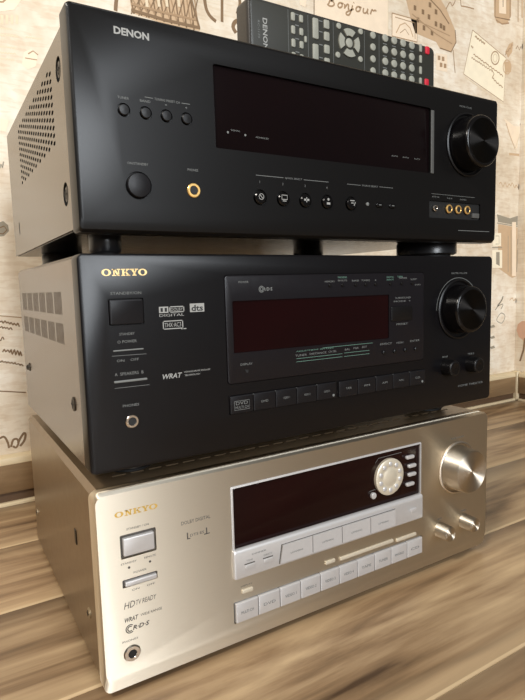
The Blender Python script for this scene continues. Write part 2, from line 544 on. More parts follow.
row_offsets = [420, 905, 1190, 250, 760, 1080, 330, 620, 1010, 480, 860, 150, 700, 1130]
TONES = {(2, True): 0.80, (1, True): 0.98, (3, True): 1.0}      # boards that show clearly
y = YW - 4.5
for i, off in enumerate(row_offsets):
    yc = y - PW / 2
    x = XL
    first = True
    while x < XR - 1:
        ln = off if first else 1285
        first = False
        ln = min(ln, XR - x)
        if ln > 20:
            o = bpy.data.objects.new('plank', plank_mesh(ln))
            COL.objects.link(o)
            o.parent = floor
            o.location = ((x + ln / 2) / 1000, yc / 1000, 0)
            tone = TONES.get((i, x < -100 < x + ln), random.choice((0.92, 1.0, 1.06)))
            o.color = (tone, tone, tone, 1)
        x += ln
    y -= PW

wall_back = tag(MB().box(XL, XC + 60, YW, YW + 60, -30, 2500).build('wall_back', 'wallpaper'), kind='structure')
WR = 150.0     # unseen length of the right wall, cut short to darken the black panels' reflections
wall_right = tag(MB().box(XC, XC + 250, WR, YW - 0.2, 0.2, 2500).build('wall_right', 'wallpaper'), kind='structure')


def skirting(name, length, extra=None):
    """skirting along local x, back against y = 0, thickness towards -y"""
    root = MB()
    root.loops([[(x, yy, z) for yy, z in ((-0.3, 19), (-13, 19), (-14.5, 21), (-14.5, 61), (-0.3, 61))] for x in (0, length)])
    base = root.build(name, 'skirting_oak')
    tag(base, kind='structure')
    MB().loops([[(x, yy, z) for yy, z in ((-0.3, 61), (-14.6, 61), (-15.2, 63), (-13, 70), (-8, 73), (-0.3, 73))] for x in (0, length)]).build('cap_strip', 'skirting_cream', base)
    MB().loops([[(x, yy, z) for yy, z in ((-0.3, 5), (-9, 5), (-9, 19), (-0.3, 19))] for x in (0, length)]).build('shadow_groove', 'skirting_groove', base)
    MB().loops([[(x, yy, z) for yy, z in ((-0.3, 0.2), (-15.5, 0.2), (-15.5, 3), (-13.5, 5), (-0.3, 5))] for x in (0, length)]).build('foot_strip', 'skirting_cream', base)
    return base


sb = skirting('baseboard_back', XC - 16 - XL)
sb.location = (XL / 1000, YW / 1000, 0)
MB().box(XC - 15 - XL, XC - 1 - XL, -20, -0.5, 0.2, 75, b=2.5).build('corner_strip', 'skirting_cream', sb)
sr = skirting('baseboard_right', YW - 22 - WR)
sr.rotation_euler = (0, 0, -math.pi / 2)
sr.location = (XC / 1000, (YW - 22) / 1000, 0)

# wallpaper printing: flat motifs in millimetres on the wall (x or y along the wall, z up)
PRINTS=[
 ('letter','d','s',1.6,[(-11.5,268.1),(-9.6,270.6),(-7.4,266.3),(-6.0,269.2),(-3.9,266.7),(-1.7,267.9),(-0.2,264.6),(2.5,267.9),(4.3,264.5),(6.3,266.0),(8.4,262.9),(10.0,265.3),(12.6,261.3),(14.1,263.9),(16.9,260.4),(18.9,263.9),(20.8,258.3)]),
 ('letter','d','s',1.4,[(-12.8,260.2),(-10.2,262.4),(-8.9,259.3),(-6.5,261.1),(-5.0,258.5),(-2.2,260.2),(-1.2,257.1),(1.1,259.0),(2.6,256.7),(4.6,258.4),(6.6,255.3),(9.3,257.7),(10.9,254.0)]),
 ('letter','d','s',1.4,[(-13.8,238.4),(-11.5,242.1),(-9.7,239.6),(-7.6,242.7),(-5.7,239.5),(-2.5,245.0),(-0.9,241.0)]),
 ('letter','d','s',1.6,[(-4.0,223.2),(-1.5,227.1),(0.2,223.2),(3.0,225.9),(5.3,221.7),(7.3,226.3),(8.5,218.8),(11.8,225.7),(12.9,217.4),(15.8,224.1),(17.6,216.2),(19.5,222.2),(20.9,215.3)]),
 ('letter','d','s',1.5,[(-15.7,212.0),(-13.2,213.8),(-11.9,210.0),(-9.8,211.8),(-7.5,208.7),(-5.7,211.1),(-4.1,208.5),(-1.0,209.3),(-0.0,206.7),(2.1,208.7),(4.9,206.0),(6.9,207.7),(9.0,204.7),(11.1,206.9),(12.5,203.9),(15.9,204.5),(17.7,201.9),(19.3,203.4),(22.1,200.4)]),
 ('letter','d','s',1.5,[(-24.4,169.7),(22.8,160.9)]),
 ('letter','s','s',1.2,[(-16.2,277.2),(32.0,270.4)]),
 ('letter','d','s',2.6,[(-22.3,95.2),(-14.0,99.7),(-10.1,98.3),(-6.8,89.5),(-6.0,81.9)]),
 ('letter','d','s',2.6,[(-3.2,82.9),(0.2,92.8),(5.6,93.4),(7.2,87.1),(3.4,80.9),(-0.5,83.9)]),
 ('letter','d','s',2.8,[(6.5,87.2),(11.2,95.5),(15.7,100.8),(17.6,97.5),(14.9,88.8),(8.9,82.2)]),
 ('scroll','g','f',0,[(1.1,404.1),(10.4,408.5),(16.4,403.2),(17.1,394.9),(10.1,387.7),(-0.3,386.1)]),
 ('scroll','d','s',1.5,[(1.8,397.2),(11.1,401.6),(14.6,396.2),(9.0,390.5),(1.4,391.6)]),
 ('scroll','g','s',1.6,[(6.0,475.9),(8.8,483.6),(10.3,478.4),(13.8,486.8),(14.9,482.0),(17.3,490.5)]),
 ('newsprint','l','s',1.6,[(20.9,667.2),(22.2,669.1),(24.0,667.2),(25.3,669.6),(26.5,668.1),(28.7,670.0),(29.6,668.2),(31.4,670.0),(32.1,668.3),(34.3,670.3),(35.2,668.8),(36.9,670.7),(38.0,669.4),(39.9,671.6),(41.0,669.7)]),
 ('newsprint','l','s',1.6,[(20.6,658.9),(22.9,660.9),(24.7,659.5),(25.8,660.8),(28.0,659.6),(29.9,661.5),(32.2,659.8),(33.8,662.1),(35.7,660.4),(38.3,662.6),(39.7,661.1),(41.8,662.5),(44.2,661.4),(46.5,662.9),(48.2,661.4)]),
 ('newsprint','l','s',1.6,[(58.5,662.8),(60.7,664.5),(61.6,663.4),(63.4,664.6),(64.4,663.7),(66.1,665.0),(68.1,663.5),(69.7,665.4),(70.5,663.8),(72.4,665.4),(73.6,663.9),(75.9,665.5),(76.9,664.4),(78.5,666.3),(80.3,664.8)]),
 ('newsprint','l','s',1.6,[(19.3,643.4),(20.9,644.7),(22.5,644.1),(24.2,645.5),(26.9,644.3),(28.3,646.2),(30.1,644.2),(32.3,646.1),(34.0,645.0),(35.9,646.1),(37.2,644.8),(39.1,646.9),(40.5,645.0),(43.3,647.1),(44.2,645.2)]),
 ('newsprint','l','s',1.6,[(19.0,635.8),(20.0,637.0),(22.0,635.6),(24.0,637.7),(25.6,636.1),(28.1,637.7),(29.7,636.3),(31.0,638.4),(33.4,636.4),(35.0,638.4),(37.0,637.4),(38.6,638.4),(39.9,637.5),(42.3,639.1),(44.3,637.5)]),
 ('newsprint','l','s',1.6,[(17.5,627.1),(19.8,629.4),(21.2,627.7),(23.3,629.6),(24.5,628.1),(25.8,629.8),(27.3,628.2),(28.9,629.5),(30.7,628.6),(32.8,630.1),(34.2,628.4),(35.9,630.6),(37.5,628.7),(39.0,630.6),(41.1,628.7)]),
 ('newsprint','l','s',3,[(29.9,686.5),(29.0,674.7)]),
 ('newsprint','l','s',3,[(36.2,687.9),(35.4,676.0)]),
 ('newsprint','l','s',3,[(42.7,689.3),(41.8,677.4)]),
 ('newsprint','l','s',3,[(49.2,690.7),(48.3,678.7)]),
 ('newsprint','p','f',0,[(24.2,709.7),(60.2,718.0),(45.7,696.5),(22.6,688.8)]),
 ('newsprint','s','s',2,[(24.8,702.1),(32.4,703.9),(37.9,710.3)]),
 ('newsprint','p','f',0,[(54.8,643.0),(64.3,648.8),(73.3,643.7),(69.4,626.8),(58.3,619.5),(50.9,626.3)]),
 ('newsprint','s','s',1.4,[(59.9,641.3),(66.8,646.6),(73.2,642.4)]),
 ('newsprint','s','s',1.2,[(55.5,635.1),(71.4,635.3)]),
 ('newsprint','p','f',0,[(12.0,548.4),(28.4,547.9),(23.3,531.1),(10.8,532.3)]),
 ('tower','m','f',0,[(211.8,756.1),(313.9,780.0),(319.7,753.9),(329.2,726.6),(273.3,724.2),(214.9,729.5)]),
 ('tower','d','s',2.2,[(213.3,755.0),(218.1,728.7)]),
 ('tower','d','s',2.2,[(225.2,757.8),(230.0,728.4)]),
 ('tower','d','s',2.2,[(237.3,760.6),(242.0,728.0)]),
 ('tower','d','s',2.2,[(249.6,763.5),(254.3,727.7)]),
 ('tower','d','s',2.2,[(262.1,766.4),(266.8,727.3)]),
 ('tower','d','s',2.2,[(274.8,769.3),(279.4,727.0)]),
 ('tower','d','s',2.2,[(287.6,772.3),(292.2,726.6)]),
 ('tower','d','s',2.2,[(300.6,775.4),(305.2,726.3)]),
 ('tower','d','s',2.2,[(313.8,778.4),(318.4,725.9)]),
 ('tower','s','s',2.0,[(213.2,753.5),(230.9,731.5)]),
 ('tower','s','s',2.0,[(225.9,756.5),(242.2,731.6)]),
 ('tower','s','s',2.0,[(238.9,759.5),(253.7,731.7)]),
 ('tower','s','s',2.0,[(252.0,762.6),(265.3,731.8)]),
 ('tower','s','s',2.0,[(265.4,765.7),(277.1,731.9)]),
 ('tower','s','s',2.0,[(278.9,768.8),(289.0,732.0)]),
 ('tower','s','s',2.0,[(292.7,772.0),(301.1,732.1)]),
 ('tower','s','s',2.0,[(306.7,775.3),(313.4,732.3)]),
 ('tower','s','s',2.0,[(320.9,778.6),(325.9,732.4)]),
 ('tower','d','s',1.6,[(232.4,758.0),(213.3,727.7)]),
 ('tower','d','s',1.6,[(243.8,760.7),(225.3,727.9)]),
 ('tower','d','s',1.6,[(255.4,763.3),(237.5,728.2)]),
 ('tower','d','s',1.6,[(267.1,766.1),(249.9,728.5)]),
 ('tower','d','s',1.6,[(278.9,768.8),(262.5,728.8)]),
 ('tower','d','s',1.6,[(291.0,771.6),(275.3,729.1)]),
 ('tower','d','s',1.6,[(303.1,774.4),(288.2,729.4)]),
 ('tower','d','s',1.6,[(315.5,777.3),(301.4,729.8)]),
 ('tower','d','s',1.6,[(328.0,780.2),(314.7,730.1)]),
 ('tower','d','s',4,[(213.6,733.5),(268.6,730.7),(329.4,731.2)]),
 ('tower','s','s',3,[(214.1,742.3),(269.1,741.3),(322.7,742.2)]),
 ('tower','d','s',3,[(313.8,778.4),(319.9,756.9),(327.7,732.4)]),
 ('tower','l','s',4,[(238.8,758.0),(239.6,743.6)]),
 ('tower','l','s',4,[(258.6,762.6),(259.5,748.1)]),
 ('tower','l','s',4,[(272.1,765.7),(273.0,751.1)]),
 ('tower','l','s',4,[(292.6,770.5),(293.6,755.7)]),
 ('flourish','d','s',5,[(193.0,751.7),(190.7,738.4),(189.2,726.7)]),
 ('flourish','d','s',5,[(339.0,785.9),(341.7,764.9),(348.6,753.9),(359.3,747.6)]),
 ('flourish','d','s',4.5,[(372.4,793.7),(370.6,749.2)]),
 ('flourish','d','s',5,[(403.1,800.8),(406.4,785.7),(400.0,768.2)]),
 ('flourish','d','s',6,[(405.5,759.8),(395.6,754.5),(391.4,745.6),(396.9,737.1)]),
 ('greeting_card','p','f',0,[(566.1,842.4),(748.4,885.3),(748.1,786.8),(564.9,781.4)]),
 ('greeting_card','d','s',1.6,[(563.9,841.9),(563.0,801.9)]),
 ('greeting_card','l','s',1.6,[(748.4,885.3),(748.1,786.8)]),
 ('greeting_card','s','s',2.8499999999999996,[(594.3,840.5),(597.6,844.8),(607.9,846.6),(612.0,842.8),(605.9,837.2),(600.6,835.8),(607.9,835.3),(610.8,831.3),(606.1,826.9),(598.5,825.8),(594.1,828.2)]),
 ('greeting_card','s','s',2.8499999999999996,[(605.1,845.4),(600.6,835.8),(596.1,826.3)]),
 ('greeting_card','s','s',2.8499999999999996,[(628.5,837.7),(623.1,836.3),(619.7,831.9),(621.4,828.3),(626.6,829.0),(630.1,833.2),(628.9,837.1),(633.4,837.0)]),
 ('greeting_card','s','s',2.8499999999999996,[(636.1,837.6),(635.7,828.8)]),
 ('greeting_card','s','s',2.8499999999999996,[(636.2,830.9),(642.6,838.2),(645.8,837.4),(644.8,830.4),(647.9,830.2)]),
 ('greeting_card','s','s',2.8499999999999996,[(655.8,839.5),(652.4,829.8),(646.5,820.0),(639.9,819.6),(640.8,823.8),(652.5,830.3),(658.5,833.6)]),
 ('greeting_card','s','s',2.8499999999999996,[(658.1,844.1),(659.2,845.5)]),
 ('greeting_card','s','s',2.8499999999999996,[(673.1,840.7),(667.5,839.3),(663.9,834.8),(665.8,831.1),(671.2,831.9),(674.8,836.1),(673.5,840.1),(678.2,840.0)]),
 ('greeting_card','s','s',2.8499999999999996,[(683.7,840.8),(682.2,833.4),(685.9,831.9),(691.0,834.4),(694.7,841.7)]),
 ('greeting_card','s','s',2.8499999999999996,[(694.7,841.7),(692.7,833.6),(696.1,833.0)]),
 ('greeting_card','s','s',2.8499999999999996,[(700.9,832.9),(705.1,842.4),(708.1,841.1),(714.0,843.2),(716.4,841.5)]),
 ('postcard','p','f',0,[(759.2,848.2),(830.2,849.9),(830.5,806.5),(759.2,804.2)]),
 ('postcard','s','s',2,[(759.2,848.2),(830.2,849.9),(830.5,806.5),(759.2,804.2),(759.2,848.2)]),
 ('postcard','s','s',1.6,[(767.5,842.3),(824.4,842.8),(824.6,811.3)]),
 ('postcard','m','s',2.2,[(770.3,812.2),(781.5,829.9),(795.6,836.8),(810.0,830.0),(818.7,814.1)]),
 ('postcard','s','s',1.4,[(781.5,814.5),(795.6,825.1),(807.1,815.7)]),
 ('street','m','f',0,[(792.6,895.8),(886.6,917.9),(918.1,892.9),(947.5,854.1),(951.2,829.9),(935.4,806.1),(900.4,805.8),(887.8,817.6),(824.5,823.2),(809.9,853.4)]),
 ('street','d','f',0,[(843.6,874.4),(851.4,874.6),(851.4,864.7),(843.7,864.6)]),
 ('street','d','f',0,[(861.6,868.5),(869.5,868.6),(869.6,858.7),(861.7,858.6)]),
 ('street','d','f',0,[(846.8,843.5),(854.6,843.6),(854.7,833.6),(846.9,833.6)]),
 ('street','d','f',0,[(883.0,859.1),(891.0,859.2),(891.1,849.1),(883.1,849.1)]),
 ('street','d','f',0,[(898.5,858.3),(906.6,858.4),(906.7,848.3),(898.6,848.2)]),
 ('street','d','f',0,[(907.9,856.2),(916.1,856.3),(916.2,846.1),(908.0,846.1)]),
 ('street','d','f',0,[(820.2,877.0),(827.7,877.2),(827.8,867.4),(820.2,867.3)]),
 ('street','d','f',0,[(871.0,838.5),(878.9,838.5),(879.0,828.5),(871.1,828.5)]),
 ('street','d','f',0,[(829.0,855.5),(836.7,855.6),(836.7,845.8),(829.1,845.7)]),
 ('street','d','f',0,[(864.4,892.9),(872.3,893.1),(872.4,883.2),(864.5,883.0)]),
 ('street','d','f',0,[(882.7,883.1),(890.7,883.3),(890.8,873.2),(882.8,873.1)]),
 ('street','d','s',2.4,[(853.5,906.2),(899.4,884.8),(928.1,862.5)]),
 ('street','s','s',2,[(815.6,858.5),(887.6,833.8),(938.3,823.3)]),
 ('street','d','s',2,[(900.4,807.8),(935.4,806.1),(951.2,829.9),(947.5,854.1)]),
 ('street','s','s',1.6,[(839.1,847.8),(931.6,838.5)]),
 ('street','p','f',0,[(888.1,795.3),(922.7,797.6),(923.2,762.3),(888.5,760.6)]),
 ('street','s','f',0,[(893.1,791.1),(901.2,791.6),(901.3,783.0),(893.2,781.9)]),
 ('street','s','f',0,[(905.6,791.4),(913.8,791.8),(914.0,783.2),(905.7,782.1)]),
 ('street','s','f',0,[(899.5,777.9),(907.7,778.3),(907.8,769.7),(899.6,768.7)]),
 ('street','s','f',0,[(912.1,778.1),(920.4,778.5),(920.5,769.8),(912.3,768.8)]),
 ('street','s','s',1.8,[(941.8,811.5),(945.5,787.1),(949.1,764.6)]),
 ('signature','s','s',2,[(918.1,890.9),(930.5,907.9),(937.0,901.3),(946.5,913.6),(943.1,923.0)]),
 ('signature','s','s',2.2,[(962.4,929.6),(966.1,907.8)]),
 ('signature','s','s',2.4,[(966.1,907.8),(985.9,910.1),(1009.5,911.2)]),
 ('shopfront','m','f',0,[(1078.2,958.7),(1140.2,973.2),(1142.0,925.0),(1127.7,904.2),(1090.9,898.7),(1079.6,911.5)]),
 ('shopfront','p','f',0,[(1096.1,962.9),(1121.6,968.9),(1123.2,925.3),(1097.5,921.9)]),
 ('shopfront','d','s',2.2,[(1081.7,959.6),(1083.3,910.1),(1138.6,915.4)]),
 ('shopfront','d','s',2,[(1136.5,972.4),(1138.5,919.8)]),
 ('shopfront','d','s',2,[(1110.6,966.3),(1111.6,938.2)]),
 ('shopfront','s','s',3,[(1087.1,904.4),(1109.2,900.3),(1135.1,907.9)]),
 ('shopfront','s','s',2.4,[(1166.6,979.4),(1169.2,917.3)]),
 ('shopfront','m','s',4,[(1182.0,983.0),(1184.2,929.6)]),
 ('envelope','e','f',0,[(1005.5,865.9),(1126.7,828.1),(1120.9,727.6),(977.3,767.2)]),
 ('envelope','s','s',1.6,[(1005.5,865.9),(1126.7,828.1),(1120.9,727.6),(977.3,767.2),(1005.5,865.9)]),
 ('envelope','l','s',2.2,[(982.4,761.6),(1119.2,722.7)]),
 ('envelope','s','s',3.2,[(1014.5,852.6),(1017.1,855.9),(1022.7,850.3),(1026.5,852.0),(1030.4,847.7),(1034.7,851.2),(1037.9,846.0),(1041.7,847.8),(1046.7,844.0),(1048.5,847.6)]),
 ('envelope','s','s',2.4,[(1000.9,830.1),(1002.8,831.8),(1004.1,827.9),(1004.9,831.1),(1007.2,827.1),(1008.1,830.8)]),
 ('envelope','s','s',2.2,[(1009.6,814.6),(1013.5,815.4),(1017.4,811.8),(1022.3,812.6),(1027.9,809.6),(1032.5,809.9),(1037.6,806.1),(1041.2,807.3),(1046.5,803.1),(1052.8,804.7),(1057.7,801.8),(1061.1,802.0),(1066.2,797.4),(1071.0,800.0),(1077.0,795.0),(1080.0,796.8),(1086.4,793.0),(1091.5,794.0),(1096.5,790.5),(1102.0,791.7),(1107.4,787.0),(1111.6,788.6),(1116.6,783.8)]),
 ('envelope','s','s',2.0,[(1003.0,805.1),(1005.9,807.8),(1010.1,803.8),(1013.9,805.7),(1017.8,801.9),(1021.5,802.9),(1026.5,800.5),(1029.3,802.4),(1034.9,798.9),(1038.4,799.8),(1041.8,796.8),(1046.9,798.5),(1052.1,794.1),(1055.3,796.2),(1059.3,792.7),(1064.6,794.5),(1066.8,790.4),(1073.1,793.1),(1076.4,788.3)]),
 ('envelope','s','s',2,[(1076.1,792.5),(1083.6,784.9),(1076.7,774.8)]),
 ('envelope','s','s',2.2,[(1077.5,774.3),(1081.7,775.3),(1085.4,770.0),(1089.1,771.2),(1094.9,765.9),(1100.2,767.0),(1103.0,762.8),(1109.6,763.6),(1114.0,759.9),(1116.7,760.7)]),
 ('envelope','s','s',2.4,[(1100.8,823.4),(1100.0,818.3),(1097.6,813.6),(1093.8,809.7),(1089.1,807.1),(1084.1,806.2),(1079.3,807.1),(1075.4,809.6),(1072.7,813.5),(1071.7,818.2),(1072.4,823.2),(1074.8,827.9),(1078.5,831.8),(1083.2,834.4),(1088.2,835.3),(1093.0,834.5),(1097.0,832.0),(1099.7,828.2),(1100.8,823.4)]),
 ('envelope','l','s',2,[(1093.4,822.1),(1093.1,819.0),(1091.9,816.1),(1090.0,813.8),(1087.7,812.3),(1085.2,811.9),(1082.8,812.5),(1080.8,814.1),(1079.4,816.6),(1078.9,819.5),(1079.3,822.6),(1080.4,825.4),(1082.3,827.7),(1084.6,829.2),(1087.1,829.7),(1089.5,829.1),(1091.6,827.5),(1092.9,825.0),(1093.4,822.1)]),
 ('envelope','m','s',2.4,[(1146.4,811.2),(1145.7,805.7),(1143.2,800.5),(1139.3,796.3),(1134.4,793.6),(1129.2,792.7),(1124.2,793.7),(1120.1,796.6),(1117.3,800.8),(1116.2,806.0),(1117.0,811.5),(1119.4,816.7),(1123.2,820.9),(1128.0,823.6),(1133.3,824.5),(1138.3,823.5),(1142.4,820.7),(1145.2,816.5),(1146.4,811.2)]),
 ('envelope','m','f',0,[(1119.6,817.8),(1142.1,824.1),(1146.8,799.9),(1124.2,793.9)]),
 ('envelope','m','f',0,[(1122.5,840.8),(1136.9,861.4),(1151.8,868.8),(1148.9,845.7),(1134.2,829.5)]),
 ('envelope','s','s',2.2,[(1123.6,833.8),(1128.5,844.0),(1132.9,843.2),(1138.2,852.5),(1142.5,851.0),(1146.5,861.9),(1151.0,860.9)]),
 ('envelope','s','s',2,[(1163.1,855.2),(1169.6,864.0),(1176.2,854.9),(1182.6,864.8),(1187.0,860.5),(1187.0,869.8),(1187.0,859.6),(1187.0,871.1),(1187.0,861.0)]),
 ('lamp','p','f',0,[(1124.1,691.3),(1163.2,677.7),(1187.0,678.7),(1177.1,625.0),(1156.6,644.1)]),
 ('lamp','m','s',2.6,[(1132.1,680.8),(1148.5,652.6),(1169.2,624.2)]),
 ('lamp','l','s',2,[(1169.2,624.2),(1187.0,662.6)]),
 ('lamp','m','s',5,[(1146.2,610.2),(1187.0,611.9)]),
 ('lamp','d','s',1.6,[(1187.0,686.7),(1187.0,683.5)]),
 ('caption','m','s',2.4,[(1111.9,536.6),(1117.7,541.3),(1125.5,531.7),(1133.4,541.9),(1140.8,531.2),(1149.2,539.9),(1156.0,534.9),(1160.9,543.3),(1171.5,531.7),(1176.8,539.1),(1184.4,533.1),(1187.0,538.1),(1187.0,529.1),(1187.0,540.9),(1187.0,528.0)]),
 ('facade','g','f',0,[(1105.2,463.2),(1155.9,455.7),(1187.0,463.1),(1187.0,440.8),(1109.5,446.7)]),
 ('facade','g','s',3,[(1105.2,463.2),(1155.9,455.7),(1187.0,463.1)]),
 ('facade','g','s',2,[(1105.8,444.2),(1187.0,438.3)]),
 ('facade','m','f',0,[(1109.7,442.0),(1187.0,435.8),(1187.0,315.0),(1169.5,310.8),(1113.2,336.0)]),
 ('facade','p','f',0,[(1164.2,448.7),(1180.2,449.3),(1185.5,315.5),(1169.3,315.8)]),
 ('facade','e','f',0,[(1091.4,420.0),(1122.0,420.8),(1123.0,389.4),(1092.4,389.0)]),
 ('facade','g','s',1.4,[(1101.1,413.1),(1114.5,413.4),(1115.1,394.1),(1101.7,393.9)]),
 ('facade','g','s',2,[(1088.7,385.4),(1127.0,385.8)]),
 ('facade','e','f',0,[(1187.0,415.2),(1187.0,415.9),(1187.0,388.3),(1187.0,388.0)]),
 ('facade','g','s',1.4,[(1187.0,408.0),(1187.0,408.2),(1187.0,393.2),(1187.0,393.1)]),
 ('facade','g','s',2,[(1187.0,384.2),(1187.0,384.6)]),
 ('facade','e','f',0,[(1088.9,379.4),(1127.3,379.8),(1128.8,335.9),(1090.2,336.2)]),
 ('facade','g','f',0,[(1104.2,374.7),(1117.7,374.8),(1118.9,340.9),(1105.2,345.8)]),
 ('facade','g','s',1.6,[(1149.6,414.2),(1152.8,325.9)]),
 ('facade','g','s',1.6,[(1160.9,429.1),(1165.0,320.8)]),
 ('facade','g','s',1.6,[(1187.0,380.5),(1187.0,325.5)]),
 ('facade','e','f',0,[(1187.0,375.5),(1187.0,375.8),(1187.0,317.5),(1187.0,320.4)]),
 ('autograph','g','s',2.2,[(1104.9,233.3),(1123.9,249.8),(1135.1,266.8),(1131.5,257.0),(1112.4,242.9),(1135.8,246.9),(1128.3,234.8)]),
 ('autograph','m','s',2.2,[(1161.3,255.0),(1172.5,260.7),(1178.0,253.6),(1186.0,258.4),(1187.0,250.2),(1187.0,258.3),(1187.0,249.1),(1187.0,255.5),(1187.0,247.5),(1187.0,254.1)]),
 ('autograph','g','s',1.8,[(1113.4,213.1),(1128.7,224.8),(1144.8,216.5),(1133.5,199.5),(1113.6,205.7),(1113.4,213.1)]),
 ('autograph','g','f',0,[(1086.9,194.8),(1102.2,197.6),(1106.3,191.2),(1090.9,189.6)]),
 ('autograph','g','f',0,[(1087.7,167.6),(1103.1,170.2),(1107.2,163.7),(1091.7,162.3)]),
 ('autograph','g','f',0,[(1088.4,142.7),(1103.9,145.2),(1108.0,138.6),(1092.5,137.4)]),
]
PRINTS_RIGHT=[
 ('horse','h','f',0,[(476.4,178.6),(472.6,194.1),(461.8,202.2),(445.5,202.8),(441.0,142.7),(448.8,129.4),(457.7,154.2),(468.9,161.1)]),
 ('horse','d','s',2.4,[(452.4,159.6),(455.6,128.9),(464.4,99.8)]),
]


INKS = ['d', 's', 'm', 'l', 'p', 'g', 'e', 'h']


def smooth_line(pts, sub=3):
    if len(pts) < 3: return pts
    out = []
    n = len(pts)
    for i in range(n - 1):
        p0, p1, p2, p3 = pts[max(0, i - 1)], pts[i], pts[i + 1], pts[min(n - 1, i + 2)]
        for k in range(sub):
            t = k / sub
            out.append(tuple(0.5 * ((2 * b) + (-a + c) * t + (2 * a - 5 * b + 4 * c - d) * t * t + (-a + 3 * b - 3 * c + d) * t ** 3) for a, b, c, d in zip(p0, p1, p2, p3)))
    out.append(pts[-1])
    return out


def print_motif(name, items, parent, dx=0.0, dz=0.0):
    used = [k for k in INKS if any(it[1] == k for it in items)]
    mb = MB()
    for j, (_, tone, kind, w, pts) in enumerate(items):
        mi = used.index(tone)
        pp = [(a + dx, b + dz) for a, b in pts]
        yy = YW - 0.12 - 0.02 * j
        if kind == 'f':
            mb.flat([(a, yy, b) for a, b in pp], mi)
        else:
            curvy = name in ('letter', 'greeting_card', 'flourish', 'signature', 'autograph', 'caption')
            mb.stroke(smooth_line(pp) if curvy else pp, w * 1.15, yy, mi)
    return mb.build('printed_' + name, ['ink_' + k for k in used], parent, recalc=False)


motifs = {}
for it in PRINTS: motifs.setdefault(it[0], []).append(it)
for nm, items in motifs.items(): print_motif(nm, items, wall_back)
# the paper's pattern goes on where the stack and the frame's edge hide it
for nm, dx, dz in (('letter', -260, 180), ('letter', 250, -60), ('envelope', -700, -260), ('greeting_card', -860, 120), ('street', -1250, -160), ('postcard', -900, -480), ('tower', -640, -120), ('facade', -560, 60), ('autograph', -760, 40), ('signature', -1260, -520), ('lamp', -1400, 120), ('caption', -420, -150), ('flourish', -700, -300), ('shopfront', -560, 160), ('envelope', -1500, 40), ('newsprint', 520, 280), ('newsprint', -160, 330)):
    print_motif(nm, motifs[nm], wall_back, dx, dz)
mb = MB()
for j, (_, tone, kind, w, pts) in enumerate(PRINTS_RIGHT):
    X = XC - 0.3 - 0.1 * j
    if kind == 'f': mb.flat([(X, a, b) for a, b in pts], 1)
    else:
        for (a, b), (c, d) in zip(pts[:-1], pts[1:]): mb.flat([(X, a - w, b), (X, a + w, b), (X, c + w, d), (X, c - w, d)], 0)
mb.build('printed_horse', ['ink_d', 'ink_h'], wall_right, recalc=False)


# ---------------------------------------------------------------- receiver parts
def foot(root, u, yy, top, r=22.0):
    f = MB().lathe(u, yy, [(r * .9, -MB.DZ + 3), (r, -MB.DZ + 4.5), (r, top - 2), (r * .96, top)], seg=36, axis='z').build('foot', 'foot_shell', root)
    MB().lathe(u, yy, [(r * .74, -MB.DZ), (r * .8, -MB.DZ + .6), (r * .8, -MB.DZ + 3.2)], seg=36, axis='z').build('rubber_pad', 'rubber', f)
    return f


def side_screw(root, yy, v, r, material, x=2.0):
    s = MB().lathe(yy, v, [(r * .55, x - 1.5), (r, x - .9), (r, x + 1.0)], seg=20, axis='x').build('screw', material, root)
    MB().box(x - 1.75, x - 1.4, yy - r * .6, yy + r * .6, v - .5, v + .5).box(x - 1.75, x - 1.4, yy - .5, yy + .5, v - r * .6, v + r * .6).build('screw_slot', 'black_deep', s)
    return s


def cover(root, material, W, D, v0, v1, ch=3.0, y0=14.0, side=2.0):
    prof = [(side, v0), (W - side, v0), (W - side, v1 - ch), (W - side - ch, v1), (side + ch, v1), (side, v1 - ch)]
    mb = MB()
    mb.loops([[(x, yy, z) for x, z in prof] for yy in (y0, D)])
    return mb.build('cover', material, root)


def knob(root, u, v, r, length, base_r, mats, taper=0.94, seg=56, label=None, q=3.0):
    """dial: flange ring, body and turned face"""
    body, face, ring = mats
    R = r * taper
    shoulder = [(R - q + q * math.cos(math.radians(t)), -length + q - q * math.sin(math.radians(t))) for t in range(0, 91, 15)]
    k = MB().lathe(u, v, [(r * 1.02, 0.2), (r, -1.5), (r * (taper + .03), -length * .5)] + shoulder + [(R - q - .6, -length)], seg=seg).build('knob', body, root)
    MB().lathe(u, v, [(R - q - .4, -length + .1), (R - q - .7, -length - .2), (r * .3, -length - .05), (0.4, -length)], seg=seg).build('knob_face', face, k)
    if base_r:
        MB().lathe(u, v, [(base_r, -.1), (base_r, -1.6), (base_r - 1.2, -2.2), (base_r - 2.4, -1.2), (base_r - 2.4, -.1)], seg=seg, closed=True).build('knob_ring', ring, k)
    if label: k['label'] = label
    return k


def jack(root, u, v, r, hole, material, name='jack'):
    j = MB().lathe(u, v, [(r, 0.3), (r, -.7), (r - .5, -1.2), (hole + .4, -1.2), (hole, -.7), (hole, 2.0)], seg=32).build(name, material, root)
    MB().lathe(u, v, [(hole + .05, -.95), (hole + .05, -.9), (0.2, -.85)], seg=24).build('socket', 'black_deep', j)
    return j


